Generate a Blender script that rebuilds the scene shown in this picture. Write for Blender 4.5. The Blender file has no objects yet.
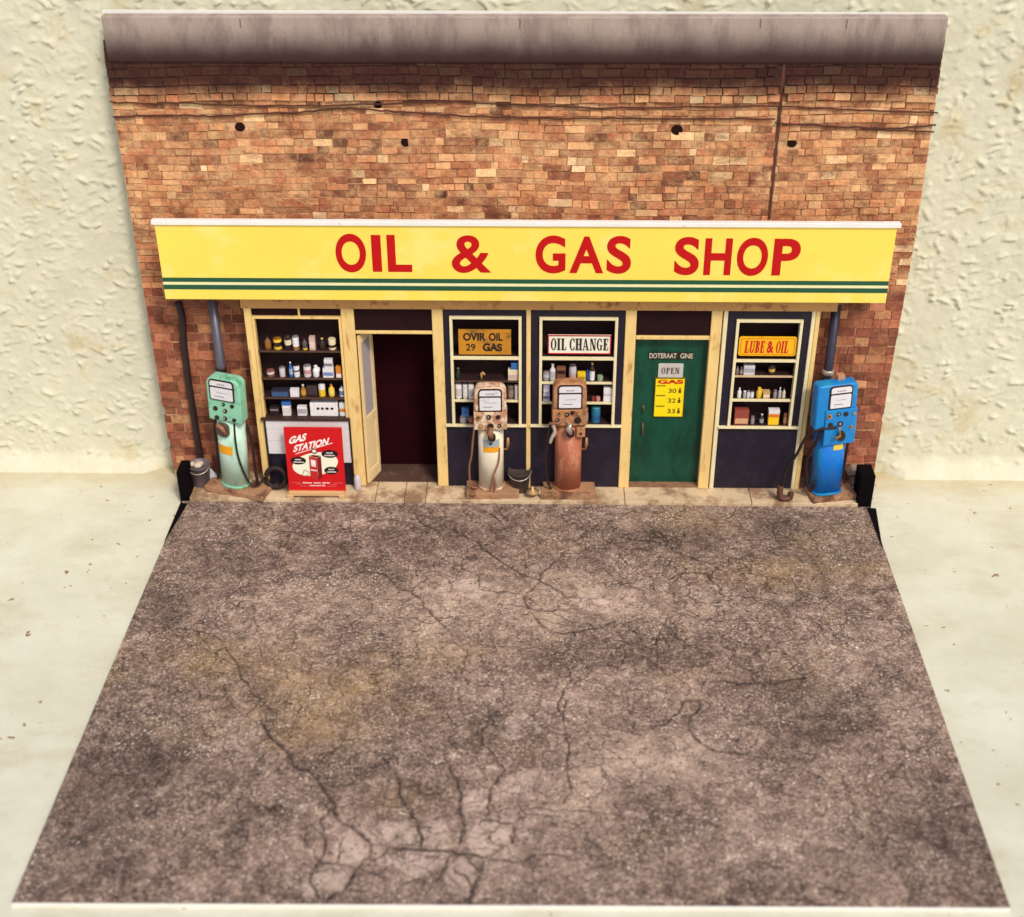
import bpy, bmesh, math, random
import numpy as np
from mathutils import Vector, Matrix
random.seed(7); rng = np.random.default_rng(11)
SC = bpy.context.scene
COL = SC.collection
R = math.radians

# ------------------------------------------------------------------ camera (solved from the photograph)
F_PX, PITCH, YAW, ROLL = 1369.18, 0.557272, -0.0245777, -0.0050388
CAM = Vector((0.24765, -14.8330, 9.95453))
FW = Vector((math.sin(YAW)*math.cos(PITCH), math.cos(YAW)*math.cos(PITCH), -math.sin(PITCH)))
RT0 = Vector((math.cos(YAW), -math.sin(YAW), 0)); UP0 = RT0.cross(FW)
RT = RT0*math.cos(ROLL) + UP0*math.sin(ROLL); UP = -RT0*math.sin(ROLL) + UP0*math.cos(ROLL)
def ray(px, py): return FW + RT*((px-512)/F_PX) - UP*((py-458.5)/F_PX)
def at(px, py, Y):                      # measured photo point -> point on the vertical plane Y
    d = ray(px, py); return CAM + d*((Y-CAM.y)/d.y)
def flat(px, py, Z=0.0):                # measured photo point -> point on the level plane Z
    d = ray(px, py); return CAM + d*((Z-CAM.z)/d.z)
def X(px, py, Y): return at(px, py, Y).x
def Zz(px, py, Y): return at(px, py, Y).z
PAVE = 0.06

# ------------------------------------------------------------------ materials
def lin(c):
    return tuple((v/255/12.92 if v/255 <= .04045 else ((v/255+.055)/1.055)**2.4) for v in c)
MATS = {}
def nd(nt, t, **kw):
    n = nt.nodes.new(t)
    for k, v in kw.items(): setattr(n, k, v)
    return n
def mat(name, rgb, rough=.6, var=.18, scale=9., metal=0., worn=None, worn_amt=.35, worn_scale=6., bump=.0, bump_scale=40., spec=.4, streak=None):
    if name in MATS: return MATS[name]
    m = bpy.data.materials.new(name); m.use_nodes = True; nt = m.node_tree
    b = nt.nodes['Principled BSDF']; L = nt.links.new
    b.inputs['Roughness'].default_value = rough; b.inputs['Metallic'].default_value = metal
    b.inputs['Specular IOR Level'].default_value = spec
    geo = nd(nt, 'ShaderNodeNewGeometry')
    mp = nd(nt, 'ShaderNodeMapping'); L(geo.outputs['Position'], mp.inputs[0])
    if streak: mp.inputs['Scale'].default_value = streak
    n1 = nd(nt, 'ShaderNodeTexNoise'); n1.inputs['Scale'].default_value = scale; n1.inputs['Detail'].default_value = 6; n1.inputs['Roughness'].default_value = .65
    L(mp.outputs[0], n1.inputs['Vector'])
    c = lin(rgb)
    rmp = nd(nt, 'ShaderNodeValToRGB'); L(n1.outputs['Fac'], rmp.inputs[0])
    rmp.color_ramp.elements[0].position = .28; rmp.color_ramp.elements[1].position = .72
    rmp.color_ramp.elements[0].color = (*[max(0, v*(1-var)) for v in c], 1)
    rmp.color_ramp.elements[1].color = (*[min(1, v*(1+var*.8)) for v in c], 1)
    out = rmp.outputs[0]
    if worn:
        n2 = nd(nt, 'ShaderNodeTexNoise'); n2.inputs['Scale'].default_value = worn_scale; n2.inputs['Detail'].default_value = 9; n2.inputs['Roughness'].default_value = .7
        L(mp.outputs[0], n2.inputs['Vector'])
        r2 = nd(nt, 'ShaderNodeValToRGB'); L(n2.outputs['Fac'], r2.inputs[0])
        t = .75 - worn_amt*.55
        r2.color_ramp.elements[0].position = t-.05; r2.color_ramp.elements[1].position = t+.06
        r2.color_ramp.elements[0].color = (0,0,0,1); r2.color_ramp.elements[1].color = (1,1,1,1)
        mx = nd(nt, 'ShaderNodeMix', data_type='RGBA'); L(r2.outputs[0], mx.inputs[0]); L(out, mx.inputs[6]); mx.inputs[7].default_value = (*lin(worn), 1)
        out = mx.outputs[2]
    L(out, b.inputs['Base Color'])
    if bump:
        n3 = nd(nt, 'ShaderNodeTexNoise'); n3.inputs['Scale'].default_value = bump_scale; n3.inputs['Detail'].default_value = 5
        L(mp.outputs[0], n3.inputs['Vector'])
        bp = nd(nt, 'ShaderNodeBump'); bp.inputs['Strength'].default_value = bump; bp.inputs['Distance'].default_value = .02
        L(n3.outputs['Fac'], bp.inputs['Height']); L(bp.outputs[0], b.inputs['Normal'])
    MATS[name] = m; return m

# ------------------------------------------------------------------ mesh collector
class MB:
    def __init__(s): s.v, s.f, s.m, s.sm = [], [], [], []
    def add(s, vs, fs, m=0, smooth=False):
        b = len(s.v); s.v += [tuple(v) for v in vs]
        for f in fs: s.f.append([b+i for i in f]); s.m.append(m); s.sm.append(smooth)
        return s
    def box(s, x0, x1, y0, y1, z0, z1, m=0):
        vs = [(x0,y0,z0),(x1,y0,z0),(x1,y1,z0),(x0,y1,z0),(x0,y0,z1),(x1,y0,z1),(x1,y1,z1),(x0,y1,z1)]
        return s.add(vs, [(3,2,1,0),(4,5,6,7),(0,1,5,4),(1,2,6,5),(2,3,7,6),(3,0,4,7)], m)
    def hexa(s, vs, m=0):               # front quad (bl, br, tr, tl) then back quad
        return s.add(vs, [(0,1,2,3),(7,6,5,4),(1,0,4,5),(2,1,5,6),(3,2,6,7),(0,3,7,4)], m)
    def prism(s, pts, y0, y1, m=0, smooth=False):   # outline in XZ (counter-clockwise seen from -Y) between y0 (front) and y1
        n = len(pts)
        vs = [(p[0], y0, p[1]) for p in pts] + [(p[0], y1, p[1]) for p in pts]
        fs = [list(range(n)), list(range(2*n-1, n-1, -1))]
        s.add(vs, fs, m)
        b = len(s.v)-2*n
        for i in range(n):
            j = (i+1) % n
            s.f.append([b+j, b+i, b+n+i, b+n+j]); s.m.append(m); s.sm.append(smooth)
        return s
    def column(s, pts, z0, z1, m=0, smooth=True, top_scale=1.):     # outline in XY (ccw from above) between z0 and z1
        n = len(pts); vs = [(p[0], p[1], z0) for p in pts] + [(p[0]*top_scale, p[1]*top_scale, z1) for p in pts]
        s.add(vs, [list(range(n-1, -1, -1)), list(range(n, 2*n))], m)
        b = len(s.v)-2*n
        for i in range(n):
            j = (i+1) % n
            s.f.append([b+i, b+j, b+n+j, b+n+i]); s.m.append(m); s.sm.append(smooth)
        return s
    def lathe(s, prof, cx, cy, cz, n=16, m=0, caps=True):
        rings = []
        b = len(s.v)
        for r, z in prof:
            for k in range(n):
                a = 2*math.pi*k/n; s.v.append((cx+r*math.cos(a), cy+r*math.sin(a), cz+z))
        for i in range(len(prof)-1):
            for k in range(n):
                k2 = (k+1) % n
                s.f.append([b+i*n+k, b+i*n+k2, b+(i+1)*n+k2, b+(i+1)*n+k]); s.m.append(m); s.sm.append(True)
        if caps:
            s.f.append([b+k for k in range(n-1, -1, -1)]); s.m.append(m); s.sm.append(False)
            q = b+(len(prof)-1)*n
            s.f.append([q+k for k in range(n)]); s.m.append(m); s.sm.append(False)
        return s
    def tube(s, path, r, n=8, m=0):
        P = [Vector(p) for p in path]; b = len(s.v)
        rs = r if isinstance(r, (list, tuple)) else [r]*len(P)
        ref = Vector((0.13, .2, 1)).normalized()
        for i, p in enumerate(P):
            t = (P[min(i+1, len(P)-1)] - P[max(i-1, 0)]).normalized()
            u = t.cross(ref)
            if u.length < 1e-3: u = t.cross(Vector((1, 0, 0)))
            u.normalize(); w = t.cross(u)
            for k in range(n):
                a = 2*math.pi*k/n; s.v.append(tuple(p + (u*math.cos(a)+w*math.sin(a))*rs[i]))
        for i in range(len(P)-1):
            for k in range(n):
                k2 = (k+1) % n
                s.f.append([b+i*n+k, b+i*n+k2, b+(i+1)*n+k2, b+(i+1)*n+k]); s.m.append(m); s.sm.append(True)
        s.f.append([b+k for k in range(n-1, -1, -1)]); s.m.append(m); s.sm.append(False)
        q = b+(len(P)-1)*n
        s.f.append([q+k for k in range(n)]); s.m.append(m); s.sm.append(False)
        return s
    def disc_y(s, cx, cz, y0, y1, r, n=14, m=0, rz=None):   # short cylinder whose axis is Y, y0 = front
        rz = rz or r
        return s.prism([(cx+r*math.cos(2*math.pi*k/n), cz+rz*math.sin(2*math.pi*k/n)) for k in range(n)], y0, y1, m, True)

WORLD = {}
def obj(name, mb, mats, parent=None, local=False, bevel=0., seg=2, origin=None):
    """links ONE mesh object; world coordinates unless local (then already in the parent's space)."""
    me = bpy.data.meshes.new(name)
    vs = np.array(mb.v, dtype=float)
    if local: o0 = Vector((0, 0, 0))
    elif origin is not None: o0 = Vector(origin)
    else:
        lo, hi = vs.min(0), vs.max(0); o0 = Vector(((lo[0]+hi[0])/2, (lo[1]+hi[1])/2, lo[2]))
    me.from_pydata([tuple(v) for v in (vs - np.array(o0))], [], mb.f)
    mats = mats if isinstance(mats, (list, tuple)) else [mats]
    for m in mats: me.materials.append(m)
    me.polygons.foreach_set('material_index', mb.m); me.polygons.foreach_set('use_smooth', mb.sm)
    bm = bmesh.new(); bm.from_mesh(me); bmesh.ops.recalc_face_normals(bm, faces=bm.faces); bm.to_mesh(me); bm.free()
    me.update()
    o = bpy.data.objects.new(name, me); COL.objects.link(o)
    if parent:
        o.parent = parent; o.location = Vector((0,0,0)) if local else o0 - WORLD[parent]
    else: o.location = o0
    WORLD[o] = o0
    if bevel:
        md = o.modifiers.new('edge', 'BEVEL'); md.width = bevel; md.segments = seg; md.limit_method = 'ANGLE'; md.angle_limit = R(40)
    return o
def empty(name, loc, rz=0):
    o = bpy.data.objects.new(name, None); COL.objects.link(o); o.location = loc; o.rotation_euler = (0, 0, rz)
    o.empty_display_size = .1; WORLD[o] = Vector(loc); return o
def tag(o, label, cat, group=None, kind=None):
    o['label'] = label
    if cat: o['category'] = cat
    if group: o['group'] = group
    if kind: o['kind'] = kind
    return o

# ------------------------------------------------------------------ lettering
def text_polys(ch, bold=.0, res=9):
    cu = bpy.data.curves.new('tmp', 'FONT'); cu.body = ch; cu.size = 1; cu.offset = bold; cu.resolution_u = res; cu.fill_mode = 'FRONT'
    ob = bpy.data.objects.new('tmp', cu); COL.objects.link(ob)
    dg = bpy.context.evaluated_depsgraph_get(); dg.update()
    me = ob.evaluated_get(dg).to_mesh()
    vs = [(v.co.x, v.co.y) for v in me.vertices]; fs = [list(p.vertices) for p in me.polygons]
    ob.evaluated_get(dg).to_mesh_clear(); bpy.data.objects.remove(ob); bpy.data.curves.remove(cu)
    return vs, fs
def put_text(mb, s, x0, x1, z0, z1, y, bold=.0, m=0, shear=0., slope=0., thick=0.):
    vs, fs = text_polys(s, bold)
    xs = [v[0] for v in vs]; zs = [v[1] for v in vs]
    ax, bx, az, bz = min(xs), max(xs), min(zs), max(zs)
    out = []
    for vx, vz in vs:
        u, w = (vx-ax)/(bx-ax), (vz-az)/(bz-az)
        out.append((x0+u*(x1-x0)+shear*w*(z1-z0), y, z0+w*(z1-z0)+slope*u*(x1-x0)))
    mb.add(out, [f for f in fs], m)
# a small slab-serif face: thick stems, thin joins, bracket serifs
def ring(cx, cz, rx, rz, tx, tz, a0=0, a1=360, n=20):
    q = []
    for i in range(n):
        t0, t1 = R(a0+(a1-a0)*i/n), R(a0+(a1-a0)*(i+1)/n)
        q.append([(cx+(rx-tx)*math.cos(t0), cz+(rz-tz)*math.sin(t0)), (cx+rx*math.cos(t0), cz+rz*math.sin(t0)),
                  (cx+rx*math.cos(t1), cz+rz*math.sin(t1)), (cx+(rx-tx)*math.cos(t1), cz+(rz-tz)*math.sin(t1))])
    return q
def rc(x0, x1, z0, z1): return [(x0, z0), (x1, z0), (x1, z1), (x0, z1)]
T, H_, S_ = .185, .07, .06
def serif_letter(c):
    st = lambda x: [rc(x, x+T, 0, 1), rc(x-S_, x+T+S_, 0, H_), rc(x-S_, x+T+S_, 1-H_, 1)]
    if c == 'O': return ring(.25, .5, .25, .52, .145, .07), .5
    if c == 'C': return ring(.25, .5, .25, .52, .145, .07, 48, 312) + [rc(.37, .45, .68, .95), rc(.37, .45, .05, .3)], .46
    if c == 'G': return ring(.25, .5, .25, .52, .145, .07, 48, 320) + [rc(.37, .45, .68, .95), rc(.33, .47, .04, .42), rc(.27, .52, .4, .46)], .52
    if c == 'I': return st(S_), T+2*S_
    if c == 'L': return st(S_) + [rc(S_, .46, 0, H_), rc(.4, .46, 0, .3)], .48
    if c == 'E': return st(S_) + [rc(S_, .45, 0, H_), rc(S_, .43, 1-H_, 1), rc(S_, .34, .47, .54), rc(.4, .46, 0, .28), rc(.38, .44, .74, 1), rc(.31, .36, .38, .63)], .48
    if c == 'H': return st(S_) + st(.38) + [rc(.15, .42, .47, .54)], .6
    if c == 'N': return [rc(.06, .13, 0, 1), rc(0, .2, 0, H_), rc(0, .15, 1-H_, 1), rc(.44, .51, 0, 1), rc(.36, .58, 1-H_, 1), [(.06, 1), (.36, 0), (.51, 0), (.22, 1)]], .58
    if c == 'A': return [[(.05, 0), (.12, 0), (.29, 1), (.22, 1)], [(.22, 1), (.38, 0), (.54, 0), (.34, 1)], rc(.13, .42, .27, .34), rc(0, .18, 0, H_), rc(.32, .6, 0, H_)], .6
    if c == 'P': return st(S_) + ring(.21, .74, .26, .26, .14, .07, -90, 90), .49
    if c == 'B': return st(S_) + ring(.21, .76, .22, .24, .13, .07, -90, 90) + ring(.21, .27, .26, .27, .14, .07, -90, 90), .49
    if c == 'U': return [rc(.06, .21, .25, 1), rc(0, .27, 1-H_, 1), rc(.42, .49, .25, 1), rc(.35, .56, 1-H_, 1)] + ring(.275, .27, .215, .29, .145, .07, 180, 360), .56
    return [], .28
def put_serif(mb, s, x0, x1, z0, z1, y, m=0, gap=.055, shear=0.):
    polys, pen = [], 0.
    for c in s:
        if c == '&':
            vs, fs = text_polys('&', .03)
            ax, bx = min(v[0] for v in vs), max(v[0] for v in vs); az, bz = min(v[1] for v in vs), max(v[1] for v in vs)
            for f in fs: polys.append([(pen+(vs[i][0]-ax)/(bx-ax)*.6, (vs[i][1]-az)/(bz-az)) for i in f])
            pen += .6+gap; continue
        p, w = serif_letter(c)
        polys += [[(a+pen, b) for a, b in q] for q in p]; pen += w+gap
    k = (x1-x0)/(pen-gap)
    for j, q in enumerate(polys):
        yy = y - .00012*(j % 9)         # overlapping strokes never share a plane
        mb.add([(x0+a*k+shear*b*(z1-z0), yy, z0+b*(z1-z0)) for a, b in q], [list(range(len(q)))], m)

def rr(x0, x1, z0, z1, r, n=4, top_only=False, rb=None):     # rounded rectangle outline, ccw from -Y
    rb = 0. if top_only else (r if rb is None else rb)
    pts = []
    for cx, cz, a, q in ((x0, z0, 180, rb), (x1, z0, 270, rb), (x1, z1, 0, r), (x0, z1, 90, r)):
        sx = q if cx == x0 else -q; sz = q if cz == z0 else -q
        if q <= 0: pts.append((cx, cz)); continue
        for i in range(n+1):
            t = R(a + 90*i/n); pts.append((cx+sx+q*math.cos(t), cz+sz+q*math.sin(t)))
    return pts

#MARK_SETTING
# ================================================================== THE SETTING
# ---- cream concrete ground
def ground_mat():
    m = bpy.data.materials.new('cream_concrete'); m.use_nodes = True; nt = m.node_tree; L = nt.links.new; b = nt.nodes['Principled BSDF']
    b.inputs['Roughness'].default_value = .8; b.inputs['Specular IOR Level'].default_value = .25
    geo = nd(nt, 'ShaderNodeNewGeometry')
    def noise(scale, det=6, rough=.6, st=None):
        n = nd(nt, 'ShaderNodeTexNoise'); n.inputs['Scale'].default_value = scale; n.inputs['Detail'].default_value = det; n.inputs['Roughness'].default_value = rough
        if st:
            mp = nd(nt, 'ShaderNodeMapping'); mp.inputs['Scale'].default_value = st; L(geo.outputs['Position'], mp.inputs[0]); L(mp.outputs[0], n.inputs['Vector'])
        else: L(geo.outputs['Position'], n.inputs['Vector'])
        return n
    def ramp(src, a, c):
        r = nd(nt, 'ShaderNodeValToRGB'); L(src, r.inputs[0]); r.color_ramp.elements[0].position = a[0]; r.color_ramp.elements[1].position = a[1]
        r.color_ramp.elements[0].color = (*c[0], 1); r.color_ramp.elements[1].color = (*c[1], 1); return r
    base = ramp(noise(.75, 9, .66, (1, 1.25, 1)).outputs['Fac'], (.3, .7), (lin((205,201,177)), lin((225,223,204))))
    st = ramp(noise(1.1, 9, .74, (.8, 1.3, 1)).outputs['Fac'], (.5, .74), ((0,0,0), (.6,.6,.6)))
    m1 = nd(nt, 'ShaderNodeMix', data_type='RGBA'); L(st.outputs[0], m1.inputs[0]); L(base.outputs[0], m1.inputs[6]); m1.inputs[7].default_value = (*lin((188,172,140)), 1)
    sp = ramp(noise(9, 3, .5).outputs['Fac'], (.70, .735), ((0,0,0), (1,1,1)))
    m2 = nd(nt, 'ShaderNodeMix', data_type='RGBA'); L(sp.outputs[0], m2.inputs[0]); L(m1.outputs[2], m2.inputs[6]); m2.inputs[7].default_value = (*lin((150,120,85)), 1)
    # damp yellow line where the floor meets the wall
    sep = nd(nt, 'ShaderNodeSeparateXYZ'); L(geo.outputs['Position'], sep.inputs[0])
    mr = nd(nt, 'ShaderNodeMapRange'); L(sep.outputs['Y'], mr.inputs[0]); mr.inputs[1].default_value = .3; mr.inputs[2].default_value = .92; mr.inputs[3].default_value = 0; mr.inputs[4].default_value = 1.25
    ns = noise(3., 6, .7); mu = nd(nt, 'ShaderNodeMath', operation='MULTIPLY'); L(mr.outputs[0], mu.inputs[0]); L(ns.outputs['Fac'], mu.inputs[1])
    m3 = nd(nt, 'ShaderNodeMix', data_type='RGBA'); L(mu.outputs[0], m3.inputs[0]); L(m2.outputs[2], m3.inputs[6]); m3.inputs[7].default_value = (*lin((186,160,104)), 1)
    L(m3.outputs[2], b.inputs['Base Color'])
    bp = nd(nt, 'ShaderNodeBump'); bp.inputs['Strength'].default_value = .3; bp.inputs['Distance'].default_value = .03
    L(noise(4, 8, .6, (1, 1.2, 1)).outputs['Fac'], bp.inputs['Height']); L(bp.outputs[0], b.inputs['Normal'])
    return m
g = MB(); g.add([(-60,-60,-.03),(60,-60,-.03),(60,1.2,-.03),(-60,1.2,-.03)], [(0,1,2,3)])
tag(obj('ground', g, ground_mat()), 'cream concrete floor under the asphalt sheet', None, kind='structure')

# ---- trowelled stucco wall
def grid_obj(name, xs, zs, P, mats, uvattr=None):
    nx, nz = len(xs), len(zs)
    me = bpy.data.meshes.new(name); nv = nx*nz
    me.vertices.add(nv); me.vertices.foreach_set('co', P.reshape(-1).astype(np.float32))
    i = np.arange((nx-1)*(nz-1)); a = (i//(nx-1))*nx + i % (nx-1)
    q = np.stack([a, a+1, a+nx+1, a+nx], 1).reshape(-1)
    nf = len(i); me.loops.add(nf*4); me.loops.foreach_set('vertex_index', q.astype(np.int32))
    me.polygons.add(nf); me.polygons.foreach_set('loop_start', np.arange(0, nf*4, 4, dtype=np.int32))
    me.polygons.foreach_set('use_smooth', np.ones(nf, dtype=bool)); me.update(); me.validate()
    for m in mats: me.materials.append(m)
    o = bpy.data.objects.new(name, me); COL.objects.link(o); WORLD[o] = Vector((0,0,0)); return o
SY = .915
xs = np.arange(-9.0, 9.0, .0205); zs = np.arange(-.06, 7.6, .0205)
GX, GZ = np.meshgrid(xs, zs)
Hh = np.zeros_like(GX)
def smooth_noise(gx, gz, cell, seed):
    r = np.random.default_rng(seed); n0 = 256; t = r.random((n0, n0))
    u, v = gx/cell + 97.3, gz/cell + 41.7
    iu, iv = np.floor(u).astype(int), np.floor(v).astype(int); fu, fv = u-iu, v-iv
    fu = fu*fu*(3-2*fu); fv = fv*fv*(3-2*fv)
    g_ = lambda a, b: t[b % n0, a % n0]
    return (g_(iu,iv)*(1-fu)+g_(iu+1,iv)*fu)*(1-fv) + (g_(iu,iv+1)*(1-fu)+g_(iu+1,iv+1)*fu)*fv
def fbm(gx, gz, cell, seed, o=4): return sum(smooth_noise(gx, gz, cell/2**k, seed+k)/2**k for k in range(o))/sum(1/2**k for k in range(o))
wx = (fbm(GX, GZ, .22, 5)-.5)*.11; wz = (fbm(GX, GZ, .22, 15)-.5)*.11
for k in range(8500):                   # thrown flakes with a blunt lower lip
    cx, cz = rng.uniform(-8.9, 8.9), rng.uniform(0, 7.5)
    if abs(cx) < 4.2 and cz < 5.7: continue
    ln, wd = rng.uniform(.03, .105), rng.uniform(.02, .046); an = rng.normal(-.1, .5); h = rng.uniform(.004, .022) if rng.random() < .65 else rng.uniform(.018, .046)
    if rng.random() < .25: ln, wd, h = ln*.6, wd*1.3, h*1.1
    i0, i1 = np.searchsorted(xs, [cx-ln-.2, cx+ln+.2]); j0, j1 = np.searchsorted(zs, [cz-ln-.2, cz+ln+.2])
    if i1-i0 < 2 or j1-j0 < 2: continue
    x_ = GX[j0:j1, i0:i1]+wx[j0:j1, i0:i1]-cx; z_ = GZ[j0:j1, i0:i1]+wz[j0:j1, i0:i1]-cz
    u = (x_*math.cos(an)+z_*math.sin(an))/ln; v = (-x_*math.sin(an)+z_*math.cos(an))/wd
    e = np.clip(1-u*u, 0, 1)**.6
    v2 = v+.35*u*u
    prof = np.where(v2 < 0, np.clip(1+v2*3.2, 0, 1), np.clip(1-v2/1.7, 0, 1)**1.3)
    Hh[j0:j1, i0:i1] = np.maximum(Hh[j0:j1, i0:i1], h*e*prof)
Hh += (fbm(GX, GZ, .9, 21)-.5)*.035 + (fbm(GX, GZ, .13, 31)-.5)*.014
cove = np.clip(1-(GZ+.03)/.3, 0, 1)**2.2*.2*np.clip((np.abs(GX)-4.85)/.3, 0, 1); Hh *= np.clip((GZ-.02)/.1, .2, 1)
stucco_m = mat('cream_stucco', (214,210,187), .85, .11, 2.6, worn=(200,187,152), worn_amt=.28, worn_scale=1.3, bump=.45, bump_scale=14, spec=.2)
P = np.stack([GX, SY-Hh-cove, GZ], -1)
w = grid_obj('stucco_wall', xs, zs, P, [stucco_m])
tag(w, 'rough cream stucco wall with trowelled flakes rising behind the brick shop', 'wall')

def punch(nt, src, gam, k, sat=1.):
    # widen the tonal range of the pigment itself
    gm = nd(nt, 'ShaderNodeGamma'); nt.links.new(src, gm.inputs[0]); gm.inputs[1].default_value = gam
    v = nd(nt, 'ShaderNodeVectorMath', operation='SCALE'); nt.links.new(gm.outputs[0], v.inputs[0]); v.inputs['Scale'].default_value = k
    h = nd(nt, 'ShaderNodeHueSaturation'); h.inputs['Saturation'].default_value = sat; nt.links.new(v.outputs[0], h.inputs['Color'])
    return h.outputs[0]
# ---- asphalt sheet: dense grid so that the cracks are real grooves
q_bl, q_br, q_tr, q_tl = flat(11.5,904), flat(1010,909), flat(869,507.5), flat(182,502)
q_tl.y = q_tr.y = -.004
nu, nv_ = 640, 460
uu, vv = np.meshgrid(np.linspace(0, 1, nu), np.linspace(0, 1, nv_))
AX = (q_bl.x*(1-uu)+q_br.x*uu)*(1-vv)+(q_tl.x*(1-uu)+q_tr.x*uu)*vv
AY = (q_bl.y*(1-uu)+q_br.y*uu)*(1-vv)+(q_tl.y*(1-uu)+q_tr.y*uu)*vv
def zp(ox, oy, s, L_): return [(ox+a/s, oy+b/s) for a, b in L_]
A3 = lambda L_: zp(380, 500, 3.413, L_); A4 = lambda L_: zp(200, 640, 2.56, L_); A5 = lambda L_: zp(650, 500, 3.413, L_)
CR = [(A3([(215,85),(270,120),(340,150),(390,195),(450,235),(500,262),(545,275),(600,305),(640,335)]), 1.), (A3([(545,275),(575,235),(605,205),(618,180),(680,185),(710,165),(770,170)]), .8),
 (A3([(545,275),(500,315),(490,335),(505,370),(560,380),(605,375)]), 1.), (A3([(490,325),(400,318),(340,305),(335,260),(280,235)]), .7), (A3([(600,305),(610,375)]), .6),
 (A3([(20,260),(60,305),(105,315),(150,370),(200,415),(235,450)]), .8), (A3([(105,315),(135,285),(165,270)]), .7), (A3([(235,400),(370,405),(410,390)]), .5),
 (A3([(920,90),(970,130),(1024,165)]), 1.), (A3([(830,130),(900,140),(960,145)]), .9), (A3([(520,390),(545,425),(590,455),(660,455),(740,440),(800,415)]), 1.),
 (A3([(800,480),(860,490),(930,510),(985,430),(1000,395),(1024,390)]), .7), (A3([(965,420),(990,460),(1015,475)]), .8), (A3([(280,20),(350,35),(385,50),(420,90)]), .7),
 (A3([(20,260),(-60,240),(-120,270)]), .6), (A3([(235,450),(300,520),(280,600)]), .4),
 (A4([(155,205),(175,245),(230,295),(275,335),(315,380),(345,425),(350,460),(400,490),(440,525),(430,560),(395,600),(370,640),(330,660)]), 1.3),
 (A4([(440,525),(520,535),(600,540),(680,548),(730,560),(720,600),(700,640),(690,680)]), 1.3), (A4([(640,550),(630,585),(600,620)]), 1.), (A4([(565,530),(560,470),(530,430),(510,390),(500,340),(470,300)]), 1.),
 (A4([(665,525),(668,450),(665,390),(640,330)]), 1.), (A4([(345,430),(310,460),(320,530),(305,570),(350,575),(410,585)]), .9), (A4([(305,570),(280,620),(300,660)]), .8),
 (A4([(725,460),(770,470),(800,470),(800,520)]), .9), (A4([(725,460),(740,440),(745,380),(780,330),(750,290),(720,270),(740,200),(800,180)]), .8), (A4([(930,420),(940,340),(945,270),(930,200),(940,60)]), .8),
 (A4([(840,435),(930,437),(1000,440)]), .7), (A4([(730,560),(800,570),(880,550),(960,560)]), .8), (A4([(345,430),(420,425),(520,430)]), .5), (A4([(275,335),(340,380),(400,370)]), .5),
 (A5([(0,100),(50,140),(110,190),(190,215),(260,230)]), 1.), (A5([(70,270),(130,245),(190,255),(240,300),(250,330)]), 1.), (A5([(50,430),(60,400),(110,385),(200,410),(310,405)]), .7), (A5([(50,430),(90,470),(120,490)]), 1.),
 (A5([(200,620),(300,630),(420,630),(520,610)]), 1.), (A5([(0,775),(60,765),(110,690),(170,685),(130,780),(200,850),(330,870)]), .9), (A5([(330,140),(420,138),(500,142)]), .8), (A5([(590,460),(640,500),(700,520)]), .6),
 (A5([(350,20),(290,30),(270,80)]), .6), ([(250,520),(300,535),(340,530),(390,520),(440,528)], .6), ([(200,540),(260,550),(330,555),(390,560)], .5), ([(150,620),(220,640),(262,700)], .5)]
dist = np.full(AX.shape, 9.)
def seg_dist(p, q, wgt):
    pad = .12
    lo = (min(p[0], q[0])-pad, min(p[1], q[1])-pad); hi = (max(p[0], q[0])+pad, max(p[1], q[1])+pad)
    j0, j1 = np.searchsorted(AY[:, 0], [lo[1]-.1, hi[1]+.1])
    if j1-j0 < 1: return
    sx = AX[j0:j1]; sy = AY[j0:j1]
    dx, dy = q[0]-p[0], q[1]-p[1]; L2 = dx*dx+dy*dy+1e-9
    t = np.clip(((sx-p[0])*dx+(sy-p[1])*dy)/L2, 0, 1)
    d = np.hypot(sx-p[0]-t*dx, sy-p[1]-t*dy)/wgt
    dist[j0:j1] = np.minimum(dist[j0:j1], d)
def rough_line(p, q, amp, depth):
    if depth == 0: return [p, q]
    m = ((p[0]+q[0])/2+random.gauss(0, amp), (p[1]+q[1])/2+random.gauss(0, amp))
    return rough_line(p, m, amp*.55, depth-1)[:-1] + rough_line(m, q, amp*.55, depth-1)
for pl, wgt in CR:
    w3 = [tuple(flat(a, b).xy) for a, b in pl]
    for p, q in zip(w3, w3[1:]):
        ln = math.hypot(p[0]-q[0], p[1]-q[1])
        ch = rough_line(p, q, ln*.07, 3)
        for a, b in zip(ch, ch[1:]): seg_dist(a, b, wgt*random.uniform(.5, 1.25))
        if random.random() < .45:       # side branches
            a = random.uniform(0, 6.28); l2 = random.uniform(.1, .4)
            ch = rough_line(q, (q[0]+l2*math.cos(a), q[1]+l2*math.sin(a)), l2*.12, 3)
            for c_, d_ in zip(ch, ch[1:]): seg_dist(c_, d_, wgt*.45)
crack = np.exp(-(dist/.0135)**2)
def blob(px, py, rx, ry, seed, hard=0.):
    c = flat(px, py); r1 = abs(flat(px+rx, py).x-c.x); r2 = abs(flat(px, py-ry).y-c.y)
    wxx = (fbm(AX, AY, .45, seed)-.5)*r1*1.5; wyy = (fbm(AX, AY, .45, seed+40)-.5)*r2*1.5
    d = np.hypot((AX-c.x+wxx)/r1, (AY-c.y+wyy)/r2)
    return np.clip((1-d)*hard+.5, 0, 1) if hard else np.exp(-d*d*1.3)
tone = np.zeros_like(AX); ochre = np.zeros_like(AX); slab = np.zeros_like(AX)
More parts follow.
